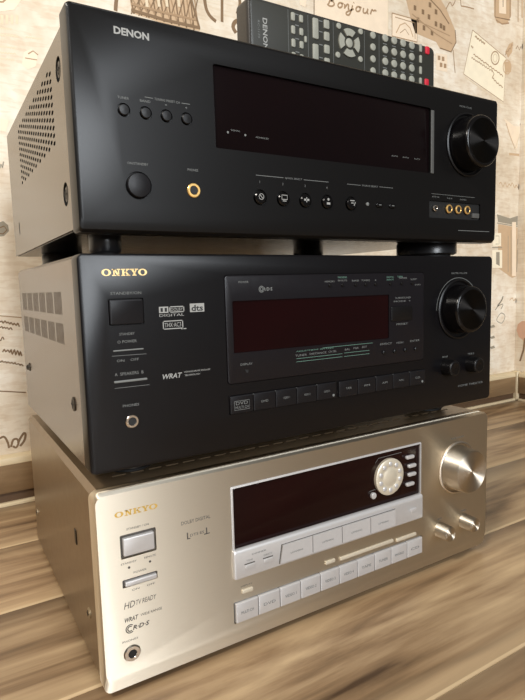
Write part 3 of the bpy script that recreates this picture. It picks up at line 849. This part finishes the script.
# ---------------------------------------------------------------- bottom: silver receiver
root = empty('stereo_receiver', (0, 0, 0))
tag(root, 'champagne silver receiver standing on the wooden floor at the bottom of the stack', 'receiver', 'stacked receivers')
MB.DZ = 6.0
W = 435
c = cover(root, 'cover_silver', W, 312, 2, 154.7, ch=4)
cc = MB()
for i in range(26): cc.box(24 + i * 15, 35 + i * 15, 34, 37, 150, 160)
cut(c, cc)
for yy, v in ((46, 43), (295, 41)): side_screw(root, yy, v, 4.2, 'screw')
MB().box(1.2, 2.4, 76, 82, 88, 101, b=.5).build('cover_notch', 'screw_dark', root)
for fx in (48, 387):
    for fy in (50, 270): foot(root, fx, fy, 2.2, r=20)
panel = MB().rrect(0, W, 0, 154.7, 0, 15, r=6, bev=3.0, ins=(1.2, 1.2, 1.0, 11.5), f=0.68).build('front_panel', 'silver', root)
cc = MB()
cc.rrect(109.0, 329.5, 84, 138.5, -2, 3.2, r=1.2, bev=0)
cc.rrect(17.2, 44.8, 103, 121.4, -2, 2.5, r=1, bev=0)
cc.rrect(17.2, 44.4, 80.6, 86.8, -2, 2.5, r=1, bev=0)
cc.rrect(108.6, 331, 19.4, 38.2, -2, 2.0, r=.8, bev=0)
cc.lathe(21.5, 27.8, [(6.6, -2), (6.6, 4)], seg=32)
cut(panel, cc)
panel_uv(panel)
# power buttons
MB().rrect(17.3, 44.7, 103.1, 121.3, 2.2, 3.2, r=1, bev=0).build('button_well', 'print_dark', root)
MB().rrect(19.2, 43.0, 105.0, 118.6, -1.2, 2.3, r=.8, bev=.8).build('power_button', 'silver_bright', root)
MB().rrect(17.3, 44.3, 80.7, 86.7, 2.2, 3.2, r=1, bev=0).build('button_well', 'print_dark', root)
MB().rrect(19.2, 43.6, 81.2, 84.9, -1.0, 2.3, r=.6, bev=.6).build('power_switch', 'silver_bright', root)
jack(root, 21.5, 27.8, 6.2, 3.0, 'chrome', 'headphone_jack')
# lettering
mb = MB(); onkyo_logo(mb, 14.2, 135.6, 33.0, 4.3); mb.build('brand_lettering', 'gold_dark', root)
mb = MB()
text(mb, 'STANDBY / ON', 31, 125.2, w=17, h=1.6)
text(mb, 'STANDBY', 22.8, 99.4, w=12, h=1.5); text(mb, 'REMOTE', 39.2, 99.6, w=9, h=1.5)
text(mb, 'POWER', 31, 90.6, w=10, h=1.5); text(mb, 'ON     OFF', 33, 77.4, w=18, h=1.5)
text(mb, 'PHONES', 20.6, 38.6, w=12, h=1.5)
text(mb, 'DOLBY DIGITAL', 78, 118.6, w=25, h=2.8)
text(mb, 'DTS·ES', 78.5, 107.2, w=12, h=2.2)
mb.box(69.8, 70.8, -.2, 0, 104.6, 110); mb.box(69.8, 72.6, -.2, 0, 104.6, 105.3); mb.box(86.3, 87.3, -.2, 0, 104.6, 110); mb.box(84.5, 89.4, -.2, 0, 104.6, 105.3)
mb.lathe(22.8, 95.6, [(.9, 0), (.9, -.4)], seg=12); mb.lathe(39.0, 95.6, [(.9, 0), (.9, -.4)], seg=12)
text(mb, 'WIDE RANGE', 38, 55.6, w=17, h=2.0)
mb.build('small_lettering', 'print_dark', root, recalc=False)['kind'] = 'stuff'
mb = MB()
text(mb, 'HD', 21.5, 66.6, w=8.5, h=5, shear=.25); text(mb, 'TV READY', 34.5, 66.6, w=16, h=3.8, shear=.25)
mb.build('emblem', 'print_dark', root, recalc=False)
mb = MB(); text(mb, 'WRAT', 22.5, 55.2, w=10.5, h=3.6, shear=.3, bold=.02); mb.build('emblem', 'print_dark', root, recalc=False); mb = MB()
text(mb, 'R·D·S', 29.5, 47.6, w=13, h=3.6, shear=.25, bold=.03)
for rr in (3.2, 1.9): mb.stroke([(21 + rr * math.cos(a), 47.6 + rr * math.sin(a)) for a in [math.radians(50 + 20 * k) for k in range(14)]], .8, -.15)
mb.build('emblem', 'print_dark', root, recalc=False)
# display
bz = MB()
bz.rrect(109.2, 329.3, 84.2, 138.3, -.6, 2.6, r=1.2, bev=.5)
bez = bz.build('display_bezel', 'silver_bright', root)
cut(bez, MB().rrect(111.2, 327.6, 84.0, 136.6, -3, 9, r=.6, bev=0))
disp = MB().rrect(111.0, 327.8, 84.4, 136.8, 1.2, 3.0, r=.6, bev=.2).build('display_window', 'glass_red', root)
dial = MB().lathe(284.6, 111.2, [(18.3, 1.3), (18.3, -1.6), (17.2, -2.4), (12, -2.2), (11, -1.8), (8.6, -1.8), (8, -2.2), (0.3, -2.2)], seg=48).build('tuning_dial', 'silver_warm', root)
for k in range(10):
    a = math.radians(90 + 36 * k)
    MB().lathe(284.6 + 13.2 * math.cos(a), 111.2 + 13.2 * math.sin(a), [(2.3, -1.9), (2.3, -2.7), (1.7, -3.1), (.2, -3.1)], seg=14).build('number_key', 'silver_bright', dial)
MB().lathe(264.4, 96.0, [(3.2, 1.3), (3.2, -.8), (2.5, -1.5), (.2, -1.7)], seg=20).build('enter_key', 'silver_bright', root)
for u, v in ((313.6, 125.4), (316.4, 115.9), (316.4, 107.0), (313.8, 97.2)):
    MB().rrect(u - 5.6, u + 5.6, v - 1.8, v + 1.8, -1.0, 1.3, r=1.5, bev=.5).build('display_key', 'silver_bright', root)
mb = MB()
mb.stroke([(268, 127.5), (272, 131.5), (303, 132)], .4, 1.1); mb.stroke([(260, 100.8), (268, 101.2)], .4, 1.1)
mb.build('dial_marking', 'print_grey', root, recalc=False)['kind'] = 'stuff'
# control strip under the display
strip = MB().rrect(109.0, 329.4, 58.8, 84.2, -3.0, 1.0, r=1.6, bev=1.6, ins=(1.0, 1.0, 3.0, 1.0)).build('control_strip', 'silver_bright', root)
for u in (123.5, 141.5):
    MB().rrect(u - 4.6, u + 4.6, 66.2, 70.0, -4.0, -2.6, r=.5, bev=.4).build('strip_key', 'silver_bright', root)
    MB().rrect(u - 5.0, u + 5.0, 70.0, 70.9, -3.3, -2.8, r=.3, bev=0).build('key_shadow_gap', 'print_dark', root)
MB().rrect(311, 319.6, 68.6, 72.2, -4.0, -2.6, r=.5, bev=.4).build('strip_key', 'silver_bright', root)
MB().prism([(152.4, 61.2), (289.9, 61.2), (289.9, 77.9), (155.4, 77.9)], -3.25, -2.0).build('button_gap', 'print_dark', root)
edges = [153.0, 187.9, 221.6, 256.6, 289.4]
for a, b in zip(edges[:-1], edges[1:]):
    slant = 3.0 if a == edges[0] else 0
    pts = [(a + .35, 61.6), (b - .35, 61.6), (b - .35, 77.4), (a + .35 + slant, 77.4)]
    MB().loops([[(x, yy, z) for x, z in pts] for yy in (-4.6, -3.0)]).build('input_button', 'silver_bright', root)
mb = MB()
for a, b in zip(edges[:-1], edges[1:]): text(mb, 'LISTENING', (a + b) / 2, 68.6, w=13, h=1.5, y=-4.75)
text(mb, 'TONE', 123.5, 73.2, w=6, h=1.4, y=-3.15); text(mb, 'DIRECT', 141.5, 73.2, w=8, h=1.4, y=-3.15); text(mb, 'DIMMER', 133, 77.5, w=14, h=1.3, y=-3.15)
mb.build('button_caption', 'print_grey', root, recalc=False)['kind'] = 'stuff'
# row of slim bars, then ten selector buttons
for a, b, v in ((116.6, 127.2, 45.8), (204.6, 215.6, 45.2), (221.6, 289.6, 44.2), (294.0, 321.6, 42.8)):
    MB().rrect(a, b, v - 1.6, v + 1.6, -1.6, .5, r=.7, bev=.5).build('slim_button', 'silver_warm', root)
mb = MB(); text(mb, 'DISPLAY', 121.5, 50.4, w=11, h=1.3); mb.build('button_caption', 'print_dark', root, recalc=False)['kind'] = 'stuff'
MB().rrect(108.7, 330.9, 19.5, 38.1, 1.6, 2.6, r=.8, bev=0).build('button_well', 'print_dark', root)
names = ['MULTI CH', 'DVD', 'VIDEO 1', 'VIDEO 2', 'VIDEO 3', 'VIDEO 4', 'TAPE', 'TUNER', 'PHONO', 'CD']
mb = MB()
for k in range(10):
    a = 109.6 + k * 22.06
    MB().rrect(a + .3, a + 21.7, 20.3, 37.4, -2.0, 1.8, r=.5, bev=.7).build('selector_button', 'silver_bright', root)
    text(mb, names[k], a + 11, 28.4, w=12, h=2.6, y=-2.15)
mb.build('button_caption', 'print_grey', root, recalc=False)['kind'] = 'stuff'
knob(root, 384, 101, 24, 20, 28.4, ('silver_turned', 'silver_turned', 'silver_side'), taper=.95, q=1.2, label='large turned volume knob')
for u in (358, 396.5):
    knob(root, u, 37.4, 8.2, 15, 0, ('silver_turned', 'silver_turned', 'silver_side'), taper=.96, seg=36, q=.8)
mb = MB(); text(mb, 'MASTER VOLUME', 384, 133.5, w=20, h=1.5); text(mb, 'BASS', 358, 49.5, w=6, h=1.4); text(mb, 'TREBLE', 396, 49.5, w=9, h=1.4); mb.build('knob_caption', 'print_grey', root, recalc=False)['kind'] = 'stuff'

# ---------------------------------------------------------------- middle: black receiver with grey cover
root = empty('stereo_receiver', (-0.0013, -0.0029, 0.1607))
tag(root, 'black receiver with gold logo lettering in the middle of the stack', 'receiver', 'stacked receivers')
MB.DZ = 16.1
c = cover(root, 'cover_grey', W, 297, 1, 154.9, ch=3)
cc = MB()
for row, (v0, v1) in enumerate(((111.5, 129.5), (88.0, 104.5))):
    for k in range(6):
        for j in range(7): cc.box(-2, 6, 68 + k * 36 + j * 4.4, 68 + k * 36 + j * 4.4 + 2.6, v0, v1)
cut(c, cc)
side_screw(root, 47, 44, 5.5, 'screw_dark'); side_screw(root, 262, 49, 4.5, 'screw_dark'); side_screw(root, 276, 47, 3.0, 'screw_dark')
for fx in (45, 396):
    for fy in (58, 250): foot(root, fx, fy, 1.2, r=23)
panel = MB().rrect(0, W, 0, 154.9, 0, 15, r=4.5, bev=2.0, ins=(1.2, 1.2, 1.2, 2.5)).build('front_panel', 'mid_black', root)
cc = MB()
cc.rrect(110, 330, 52.5, 139, -2, 1.6, r=3, bev=0)
cc.rrect(19.4, 44.8, 104.8, 123.6, -2, 2.5, r=.8, bev=0)
cc.lathe(31.7, 35.2, [(5.2, -2), (5.2, 4)], seg=28)
cc.rrect(110.6, 218.3, 28.2, 43.6, -2, 2, r=.8, bev=0)
cc.rrect(220.8, 331.6, 27.8, 43.2, -2, 2, r=.8, bev=0)
cut(panel, cc)
MB().rrect(19.9, 44.3, 105.4, 123.0, -1.2, 2.4, r=.8, bev=.9).build('power_button', 'black_button', root)
jack(root, 31.7, 35.2, 4.9, 2.7, 'chrome', 'headphone_jack')
MB().rrect(21, 43, 86.6, 87.6, -.7, .3, r=.4, bev=.3).build('standby_switch', 'print_grey', root)
MB().rrect(20.3, 44.6, 64.2, 65.8, -1.0, .3, r=.6, bev=.4).build('speaker_switch', 'print_grey', root)
mb = MB(); onkyo_logo(mb, 16.0, 139.4, 32.8, 4.8); mb.build('brand_lettering', 'gold_print', root)
mb = MB()
text(mb, 'STANDBY/ON', 32.5, 127.3, w=22, h=2.0)
text(mb, 'STANDBY', 31.6, 98.6, w=11, h=1.8); text(mb, 'O POWER', 31.4, 93.2, w=14, h=2.0)
text(mb, 'ON    OFF', 31.2, 79.9, w=16, h=1.8)
text(mb, 'A  SPEAKERS  B', 31.6, 70.3, w=21, h=2.2)
text(mb, 'PHONES', 31.6, 47.1, w=12, h=1.9)
mb.stroke([(20, 83.6), (45, 83.2)], .3, -.15); mb.stroke([(20.5, 60.6), (46, 60.4)], .3, -.15)
mb.build('small_lettering', 'print_grey', root, recalc=False)['kind'] = 'stuff'
# format logos


def framed(mb, *rects):
    for a, b, c_, d in rects: mb.box(a, b, -.2, 0, c_, d)
    return mb


mb = framed(MB(), (56.2, 63.4, 112.0, 116.6), (64.2, 76, 112, 112.7), (64.2, 76, 115.9, 116.6), (64.2, 64.9, 112, 116.6), (75.3, 76, 112, 116.6))
text(mb, 'DOLBY', 70.1, 114.3, w=9.6, h=2.2); text(mb, 'DIGITAL', 66, 110.2, w=19.5, h=1.9)
mb.build('format_logo', 'print_white', root, recalc=False)
framed(MB(), (80.6, 92.4, 111.6, 118.0)).build('format_logo', 'print_white', root)
mb = framed(MB(), (58.6, 59.3, 99.8, 106.2), (58.6, 74.6, 99.8, 100.5), (58.6, 74.6, 105.5, 106.2), (73.9, 74.6, 99.2, 106.2), (72.8, 77.0, 99.2, 99.9))
text(mb, 'THX·AC3', 66.4, 103.0, w=13, h=3.2)
mb.build('format_logo', 'print_white', root, recalc=False)
mb = MB()
text(mb, 'WRAT', 64.2, 64.9, w=15.5, h=3.8, shear=.25, bold=.02)
text(mb, 'WIDE RANGE AMPLIFIER TECHNOLOGY', 84.6, 66.8, w=22, h=1.3); text(mb, 'TECHNOLOGY', 80.5, 64.2, w=13, h=1.3)
mb.build('emblem', 'print_white', root, recalc=False)
mb = MB()
text(mb, 'dts', 86.5, 114.6, w=9.5, h=4.6, y=-.3, bold=.02)
for cx, sg in ((58.2, 1), (61.4, -1)): mb.flat([(cx - .9, -.3, 112.9), (cx + .9, -.3, 112.9), (cx + .9, -.3, 115.7), (cx - .9, -.3, 115.7)])
mb.build('format_logo_detail', 'black_deep', root, recalc=False)['kind'] = 'stuff'
# display plate
plate = MB().rrect(110.4, 329.6, 52.9, 138.6, -.8, 1.5, r=3, bev=.6).build('display_plate', 'glass_frame', root)
cut(plate, MB().rrect(116.4, 283.0, 77.2, 118.6, -3, .3, r=1, bev=0))
MB().rrect(116.6, 282.8, 77.4, 118.4, .1, .9, r=1, bev=0).build('display_window', 'glass_red', root)
mb = MB(); mg = MB()
Y = -.95
text(mb, 'POWER', 127, 133.2, w=9, h=1.6, y=Y); text(mb, 'R·D·S', 149.4, 127.2, w=8.6, h=2.8, y=Y, bold=.03)
for rr in (2.4, 1.3): mb.stroke([(143.4 + rr * math.cos(a), 127.2 + rr * math.sin(a)) for a in [math.radians(30 * k) for k in range(13)]], .6, Y)
for s, u, v, w_ in (('MEMORY', 213, 132.0, 11), ('FM MUTE', 227, 132.6, 10), ('BAND', 242, 132.3, 8), ('TUNING', 254, 132.3, 10), ('+', 266, 132.3, 2), ('DIMMER', 301, 133.6, 10), ('SLEEP', 315, 132.3, 8), ('RT/PTY', 321, 126.8, 8)): text(mb, s, u, v, w=w_, h=1.5, y=Y)
text(mg, 'MODE', 227, 135.4, w=10, h=1.5, y=Y); text(mg, 'DIGITAL', 284.5, 134.8, w=9, h=1.4, y=Y); text(mg, 'INPUT', 284.5, 132.4, w=9, h=1.4, y=Y); text(mg, 'TAPE', 297, 135.0, w=7, h=1.4, y=Y)
text(mb, 'SURROUND', 301, 115.0, w=20, h=1.7, y=Y); text(mb, 'MODE  +', 300, 111.8, w=22, h=1.5, y=Y); text(mb, 'PRESET', 300, 90.0, w=15, h=1.7, y=Y)
text(mb, 'DISPLAY', 127.4, 67.8, w=11, h=1.8, y=Y)
text(mg, 'ADJUSTMENT SETTING', 196, 73.6, w=40, h=1.3, y=Y)
for s, u, v, w_ in (('TUNER', 181, 70.2, 12), ('DISTANCE', 199, 70.4, 18), ('CH SEL', 215, 70.6, 9), ('BAL', 232, 71.0, 6), ('PAR', 242, 71.4, 6), ('SET', 252, 71.6, 6), ('EFFECT', 279, 72.4, 15), ('MENU', 297, 72.2, 9), ('ENTER', 317, 72.6, 13)): text(mb, s, u, v, w=w_, h=1.7, y=Y)
for a, b, v in ((176, 226, 67.6), (176, 226, 64.9), (228, 258, 68.0), (228, 258, 64.9), (204, 262, 74.6)): mg.stroke([(a, v), (b, v)], .35, Y)
mb.build('plate_lettering', 'print_grey', root, recalc=False)['kind'] = 'stuff'; mg.build('plate_lettering', 'print_green', root, recalc=False)['kind'] = 'stuff'
MB().prism([(125.4, 63.6), (129.0, 63.0), (128.4, 60.2), (126.8, 61.0)], -1.2, -.4).build('display_pointer', 'black_deep', root)
MB().rrect(285, 312.6, 93.2, 107, -2.0, -.4, r=.8, bev=.7).build('preset_rocker', 'black_satin', root)
for u in (213, 227, 242, 254, 266, 284.5, 299, 313): MB().lathe(u, 128.6, [(1.6, -.6), (1.6, -1.6), (1.2, -2)], seg=14).build('tiny_button', 'black_satin', root)
for u in (276, 290, 304, 318): MB().lathe(u, 64.5, [(2, -.6), (2, -1.8), (1.5, -2.2)], seg=14).build('tiny_button', 'black_satin', root)
# two bars of input buttons
caps = MB()
for (a, b, t, bt, n, labs) in ((111, 218, 43.2, 28.6, 5, ('MULTI', 'DVD', 'VIDEO 1', 'VIDEO 2', 'VIDEO 3')), (221.2, 331.2, 42.8, 28.2, 5, ('TAPE', 'FM', 'AM', 'PHONO', 'CD'))):
    w_ = (b - a) / n
    for k in range(n):
        MB().rrect(a + k * w_ + .15, a + (k + 1) * w_ - .15, bt, t, -1.8, 1.8, r=.5, bev=.8).build('selector_button', 'black_button', root)
        if labs[k] != 'MULTI': text(caps, labs[k], a + (k + .5) * w_, 35.8, w=6.5, h=1.8, y=-1.95)
    caps.stroke([(a + .5, t - .45), (b - .5, t - .45)], .35, -1.45)
text(caps, 'DVD', 121.5, 37.0, w=11, h=2.6, y=-1.95); text(caps, 'MULTI CH', 121.5, 33.6, w=12, h=2.2, y=-1.95)
caps.stroke([(114.6, 38.9), (128.4, 38.9), (128.4, 31.6), (114.6, 31.6), (114.6, 38.9)], .35, -1.95)
caps.build('button_caption', 'print_grey', root, recalc=False)['kind'] = 'stuff'
for u, v in ((214.6, 31.4), (326.5, 31.2)): MB().lathe(u, v, [(1.2, -1.6), (1.2, -2.2), (.6, -2.4)], seg=12).build('indicator_lamp', 'print_grey', root)
knob(root, 380.5, 100.6, 25, 18, 30.6, ('black_gloss', 'black_turned', 'black_satin'), label='large black volume knob')
for u, v in ((363.2, 41.6), (400.8, 41.2)): knob(root, u, v, 8.4, 12, 0, ('black_satin', 'black_gloss', 'black_satin'), seg=32, q=1.5)
mb = MB(); text(mb, 'MASTER VOLUME', 381.5, 137.4, w=24, h=1.6); text(mb, 'BASS', 361.6, 52.6, w=8, h=1.7); text(mb, 'TREBLE', 401.5, 52.4, w=10, h=1.7); text(mb, 'HOME THEATER', 402, 19.6, w=40, h=2.2)
mb.stroke([(380.5 + 32.2 * math.cos(a), 100.6 + 32.2 * math.sin(a)) for a in [math.radians(40 + 10 * k) for k in range(15)]], .5, -.15)
mb.build('knob_caption', 'print_grey', root, recalc=False)['kind'] = 'stuff'

# ---------------------------------------------------------------- top: black receiver with perforated side
root = empty('stereo_receiver', (0.0019, -0.0035, 0.3317))
tag(root, 'black receiver with wide dark display on top of the stack under the remote', 'receiver', 'stacked receivers')
MB.DZ = 14.1
c = cover(root, 'cover_black', W, 328, 4, 142.8, ch=3)
cc = MB()
for k in range(17):
    for j in range(10):
        yy = 70 + k * 10.6; v = 73 + j * 5.6 + (2.8 if k % 2 else 0)
        cc.loops([[(x, yy + 4.4 * math.cos(a), v + 1.75 * math.sin(a)) for a in [math.radians(60 * i) for i in range(6)]] for x in (-2, 7)])
for yy, v, r in ((43, 31, 8.5), (41, 117, 8.5)): cc.lathe(yy, v, [(r, -2), (r, 3.6)], seg=24, axis='x')
cc.box(-2, 4, 281, 286, 25, 38)
cut(c, cc)
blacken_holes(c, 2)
MB().box(4, W - 4, 20, 326, 3.4, 3.95, b=.2).build('bottom_plate', 'black_gloss', root)
for yy, v in ((43, 31), (41, 117)): side_screw(root, yy, v, 5.5, 'screw_dark', x=3.4)
for fx, fy, r in ((29, 45, 12), (384, 50, 32), (45, 282, 22), (392, 282, 22)): foot(root, fx, fy, 3.5, r=r)
panel = MB().rrect(0, W, 0, 146, 0, 18, r=3, bev=3.5, ins=(1.6, 1.6, 1.6, 7)).build('front_panel', 'denon_black', root)
cc = MB()
cc.rrect(103.6, 334.2, 64.6, 124.8, -2, 3.2, r=2, bev=0)
for u in (34.7, 50.2, 65.5, 81.0): cc.lathe(u, 82.5, [(4.6, -2), (4.6, 2)], seg=28)
cc.lathe(42.4, 32.8, [(9.6, -2), (9.6, 2)], seg=40)
cc.lathe(84.2, 32.1, [(5.4, -2), (5.4, 4)], seg=28)
for u in (141.4, 163.3, 185.3, 208.1, 234.6): cc.lathe(u, 30.4, [(6.3, -2), (6.3, 1.6)], seg=28)
cc.rrect(333, 409, 22.6, 39, -2, 2.0, r=1.5, bev=0)
cut(panel, cc)
MB().rrect(103.8, 334.0, 64.8, 124.6, 1.8, 3.1, r=2, bev=.3).build('display_window', 'glass_plum', root)
MB().rrect(334.6, 338.4, 64.4, 123, -.9, .4, r=.5, bev=.4).build('window_trim', 'trim_grey', root)
for u in (34.7, 50.2, 65.5, 81.0): MB().lathe(u, 82.5, [(3.7, 2), (3.7, -.8), (3.2, -1.3), (.2, -1.5)], seg=28).build('round_button', 'black_satin', root)
MB().lathe(42.4, 32.8, [(8.6, 2), (8.6, -1.6), (8.0, -2.4), (5, -3.0), (2.4, -3.2), (.2, -3.25)], seg=40).build('power_button', 'black_button', root)
jack(root, 84.2, 32.1, 5.2, 3.0, 'gold', 'headphone_jack')
glyph = MB()
for i, u in enumerate((141.4, 163.3, 185.3, 208.1, 234.6)):
    b = MB().lathe(u, 30.4, [(5.2, 1.6), (5.2, -1.0), (4.4, -1.8), (.2, -2.0)], seg=28).build('round_button', 'black_gloss', root)
    v = 30.8
    if i == 0:
        glyph.stroke([(u + 2.2 * math.cos(a), v + 2.2 * math.sin(a)) for a in [math.radians(30 * k) for k in range(13)]], .5, -2.2); glyph.stroke([(u - 1.4, v + 1.4), (u + 1.4, v - 1.4)], .6, -2.2)
    elif i == 1:
        glyph.stroke([(u - 2.6, v - 1), (u + 2.6, v - 1), (u + 2.6, v + 2.4), (u - 2.6, v + 2.4), (u - 2.6, v - 1)], .6, -2.2); glyph.stroke([(u - 1.8, v - 2.2), (u + 1.8, v - 2.2)], .7, -2.2)
    elif i == 2:
        glyph.stroke([(u - 2.6, v), (u + 2.6, v)], 1.6, -2.2); glyph.stroke([(u, v - 2), (u, v + 2)], .9, -2.2)
    elif i == 3:
        glyph.lathe(u, v + 1.6, [(1.1, -2.0), (1.1, -2.2)], seg=12); glyph.stroke([(u - 1.8, v - 1.8), (u + 1.8, v - 1.8)], 1.8, -2.2)
    else:
        glyph.stroke([(u - 2.6, v + 2), (u + 2.4, v + 2)], .8, -2.2); glyph.stroke([(u - 1.4, v), (u + 1.4, v)], .8, -2.2); glyph.stroke([(u + 1.6, v - 2.4), (u + 3.4, v + 1)], .7, -2.2)
glyph.build('button_glyph', 'print_white', root, recalc=False)['kind'] = 'stuff'
MB().lathe(253.4, 31.0, [(1.6, .2), (1.6, -1.0), (1.0, -1.4)], seg=14).build('tiny_button', 'print_grey', root)
for u in (267.8, 283.8): MB().rrect(u - 4, u + 4, 28.8, 33.2, -1.4, .3, r=2, bev=.6).build('oval_button', 'black_gloss', root)
MB().rrect(333.2, 408.8, 22.8, 38.8, 1.5, 2.4, r=1.5, bev=0).build('jack_recess', 'black_deep', root)
jack(root, 341.4, 32.0, 3.2, 1.5, 'chrome', 'front_jack')
for u in (361.2, 374.8, 388.4): jack(root, u, 32.1, 4.3, 2.6, 'gold', 'front_jack')
MB().rrect(397, 407, 24.6, 29.4, -.5, 1.6, r=.6, bev=.3).build('data_socket', 'trim_grey', root)
mb = MB()
text(mb, 'DENON', 43, 133.4, w=24.6, h=5.0, bold=.035); mb.build('brand_lettering', 'print_white', root, recalc=False)
mb = MB()
text(mb, 'TUNER', 34.7, 90.4, w=8, h=1.6); text(mb, 'BAND', 50.2, 90.4, w=7.5, h=1.6); text(mb, 'TUNING PRESET CH', 66.5, 93.0, w=19, h=1.6)
text(mb, '-', 65.5, 90.0, w=1.4, h=.5); text(mb, '+', 81, 90.2, w=1.6, h=1.6)
mb.stroke([(50, 93.2), (56, 93.1)], .4, -.15); mb.stroke([(77.5, 93), (84, 93)], .4, -.15)
text(mb, 'ON/STANDBY', 42.6, 47.6, w=15, h=1.7); text(mb, 'PHONES', 84.2, 46.8, w=8.5, h=1.7)
mb.stroke([(138, 47.4), (164, 47.3)], .4, -.15); mb.stroke([(184, 47.2), (210, 47.2)], .4, -.15); text(mb, 'QUICK SELECT', 174, 47.2, w=17, h=1.6)
for i, u in enumerate((141.4, 163.3, 185.3, 208.1)): text(mb, str(i + 1), u, 42.4, h=1.8)
mb.stroke([(230.4, 47), (246, 47)], .35, -.15); mb.stroke([(268, 47.2), (285, 47.2)], .35, -.15); text(mb, 'SOURCE SELECT', 257, 47.1, w=19, h=1.4)
text(mb, '-', 267.8, 31.0, w=3, h=.7, y=-1.55); text(mb, '-', 283.8, 31.0, w=3, h=.7, y=-1.55)
text(mb, 'MASTER VOLUME', 384, 132.5, w=18, h=1.5)
text(mb, 'SETUP MIC', 342, 42.6, w=10, h=1.3); text(mb, 'V.AUX', 362, 42.4, w=8, h=1.3); text(mb, 'AUDIO', 382, 42.2, w=10, h=1.3); mb.stroke([(336, 45.4), (400, 45.2)], .3, -.15)
mb.stroke([(375, 11.4), (424, 11.4)], .5, -.15)
mb.build('small_lettering', 'print_grey', root, recalc=False)['kind'] = 'stuff'
mb = MB()
text(mb, 'SIGNAL', 122, 79.6, w=8, h=1.1, y=1.7); mb.lathe(115.4, 77.6, [(.9, 1.7), (.9, 1.6)], seg=10); mb.lathe(130.6, 77.2, [(.9, 1.7), (.9, 1.6)], seg=10); text(mb, 'ADVANCED', 146, 76.8, w=12, h=1.2, y=1.7)
for u in (289, 303, 318): text(mb, 'AUTO', u, 76.6, w=8, h=1.2, y=1.7)
mb.build('window_lettering', 'print_grey', root, recalc=False)['kind'] = 'stuff'
knob(root, 387, 96, 26.5, 20, 31, ('black_gloss', 'black_turned', 'black_satin'), label='large black volume knob')

# ---------------------------------------------------------------- remote control standing on its long edge on the top receiver
MB.DZ = 0.0
root = empty('remote_control', (0.151, 0.0295, 0.3317 + (14.1 + 142.8) / 1000 + 0.0001))
tag(root, 'dark grey remote control with pale keys, propped on its side on top of the stack', 'remote control')
H = 56.5
MB().rrect(5.5, 228, 0, H, 0.6, 19, r=5, bev=4, ins=(1.5, 1.5, 1.2, 1.2), seg=6).build('body', 'remote_body', root)
face = MB().rrect(8, 225, 2.5, H - 2.5, -.2, 1.2, r=3.5, bev=.4).build('faceplate', 'remote_face', root)
mb = MB()
text(mb, 'DENON', 21.6, 28.4, w=25, h=4.6, y=-.35, rot=-90, bold=.02)
mb.build('brand_lettering', 'print_white', root, recalc=False)
mb = MB()
text(mb, 'RC-1170', 15.4, 31, w=14, h=2.0, y=-.35, rot=-90)
for x in (45.2, 66.2, 94.4, 131.5, 150.0): mb.stroke([(x, 4), (x, 53)], .35, -.35)
for x in (54.6, 80.4):
    for v in (20, 31, 42, 51): mb.stroke([(x - 2.2, v), (x + 1.8, v)], .8, -.35)
for k in range(4):
    for v in (46.6, 35.4, 24.6, 14): mb.stroke([(155 + k * 12, v), (160 + k * 12, v)], .7, -.35)
mb.build('face_printing', 'print_grey', root, recalc=False)['kind'] = 'stuff'


def key(u, v, w_, h_, r=1.2, m='remote_key', t=1.3):
    return MB().rrect(u - w_ / 2, u + w_ / 2, v - h_ / 2, v + h_ / 2, -t, .5, r=r, bev=.6, seg=4).build('key', m, root)


for v in (48.2, 37.4, 26.6, 15.6, 6.8):
    key(50.1, v, 4.0, 7.0); key(58.7, v, 4.0, 6.2)
key(63.2, 32.1, 2.6, 5.6)
key(74.2, 43.4, 6.2, 17.5); key(73.9, 23.6, 6.2, 13.5); key(73.9, 9.8, 6.2, 9)
for v in (49.4, 39.2, 28.2, 17, 7): key(86.6, v, 6.0, 7.6)
for u, v in ((100.6, 51), (99.2, 25.8), (126.6, 51.4), (126.2, 26.8), (99.2, 13.5), (126, 13.5)): key(u, v, 5.4, 5.4, 2.65)
key(112.7, 38.6, 8.0, 8.4, 4.0)
for a0 in (0, 90, 180, 270):
    pts = []
    for k in range(7): a = math.radians(a0 - 34 + 68 * k / 6); pts.append((112.7 + 12.4 * math.cos(a), 38.6 + 12.4 * math.sin(a)))
    for k in range(7): a = math.radians(a0 + 30 - 60 * k / 6); pts.append((112.7 + 6.2 * math.cos(a), 38.6 + 6.2 * math.sin(a)))
    MB().prism(pts, -1.5, .3).build('direction_key', 'remote_key', root)
for v in (51.2, 40.6, 29.8, 19, 8.4):
    key(142, v, 6.6, 6.6, 3.2)
    for u in (157.8, 169.6, 181.6, 193.6): key(u, v + .6, 7.4, 7.2, 3.5)
    key(206, v + .6, 3.4, 7.6, 1.2)
key(215.6, 51.4, 5.6, 7.6, 1.4, 'remote_red'); key(214.8, 20.2, 5.6, 7.0, 1.4, 'remote_red')
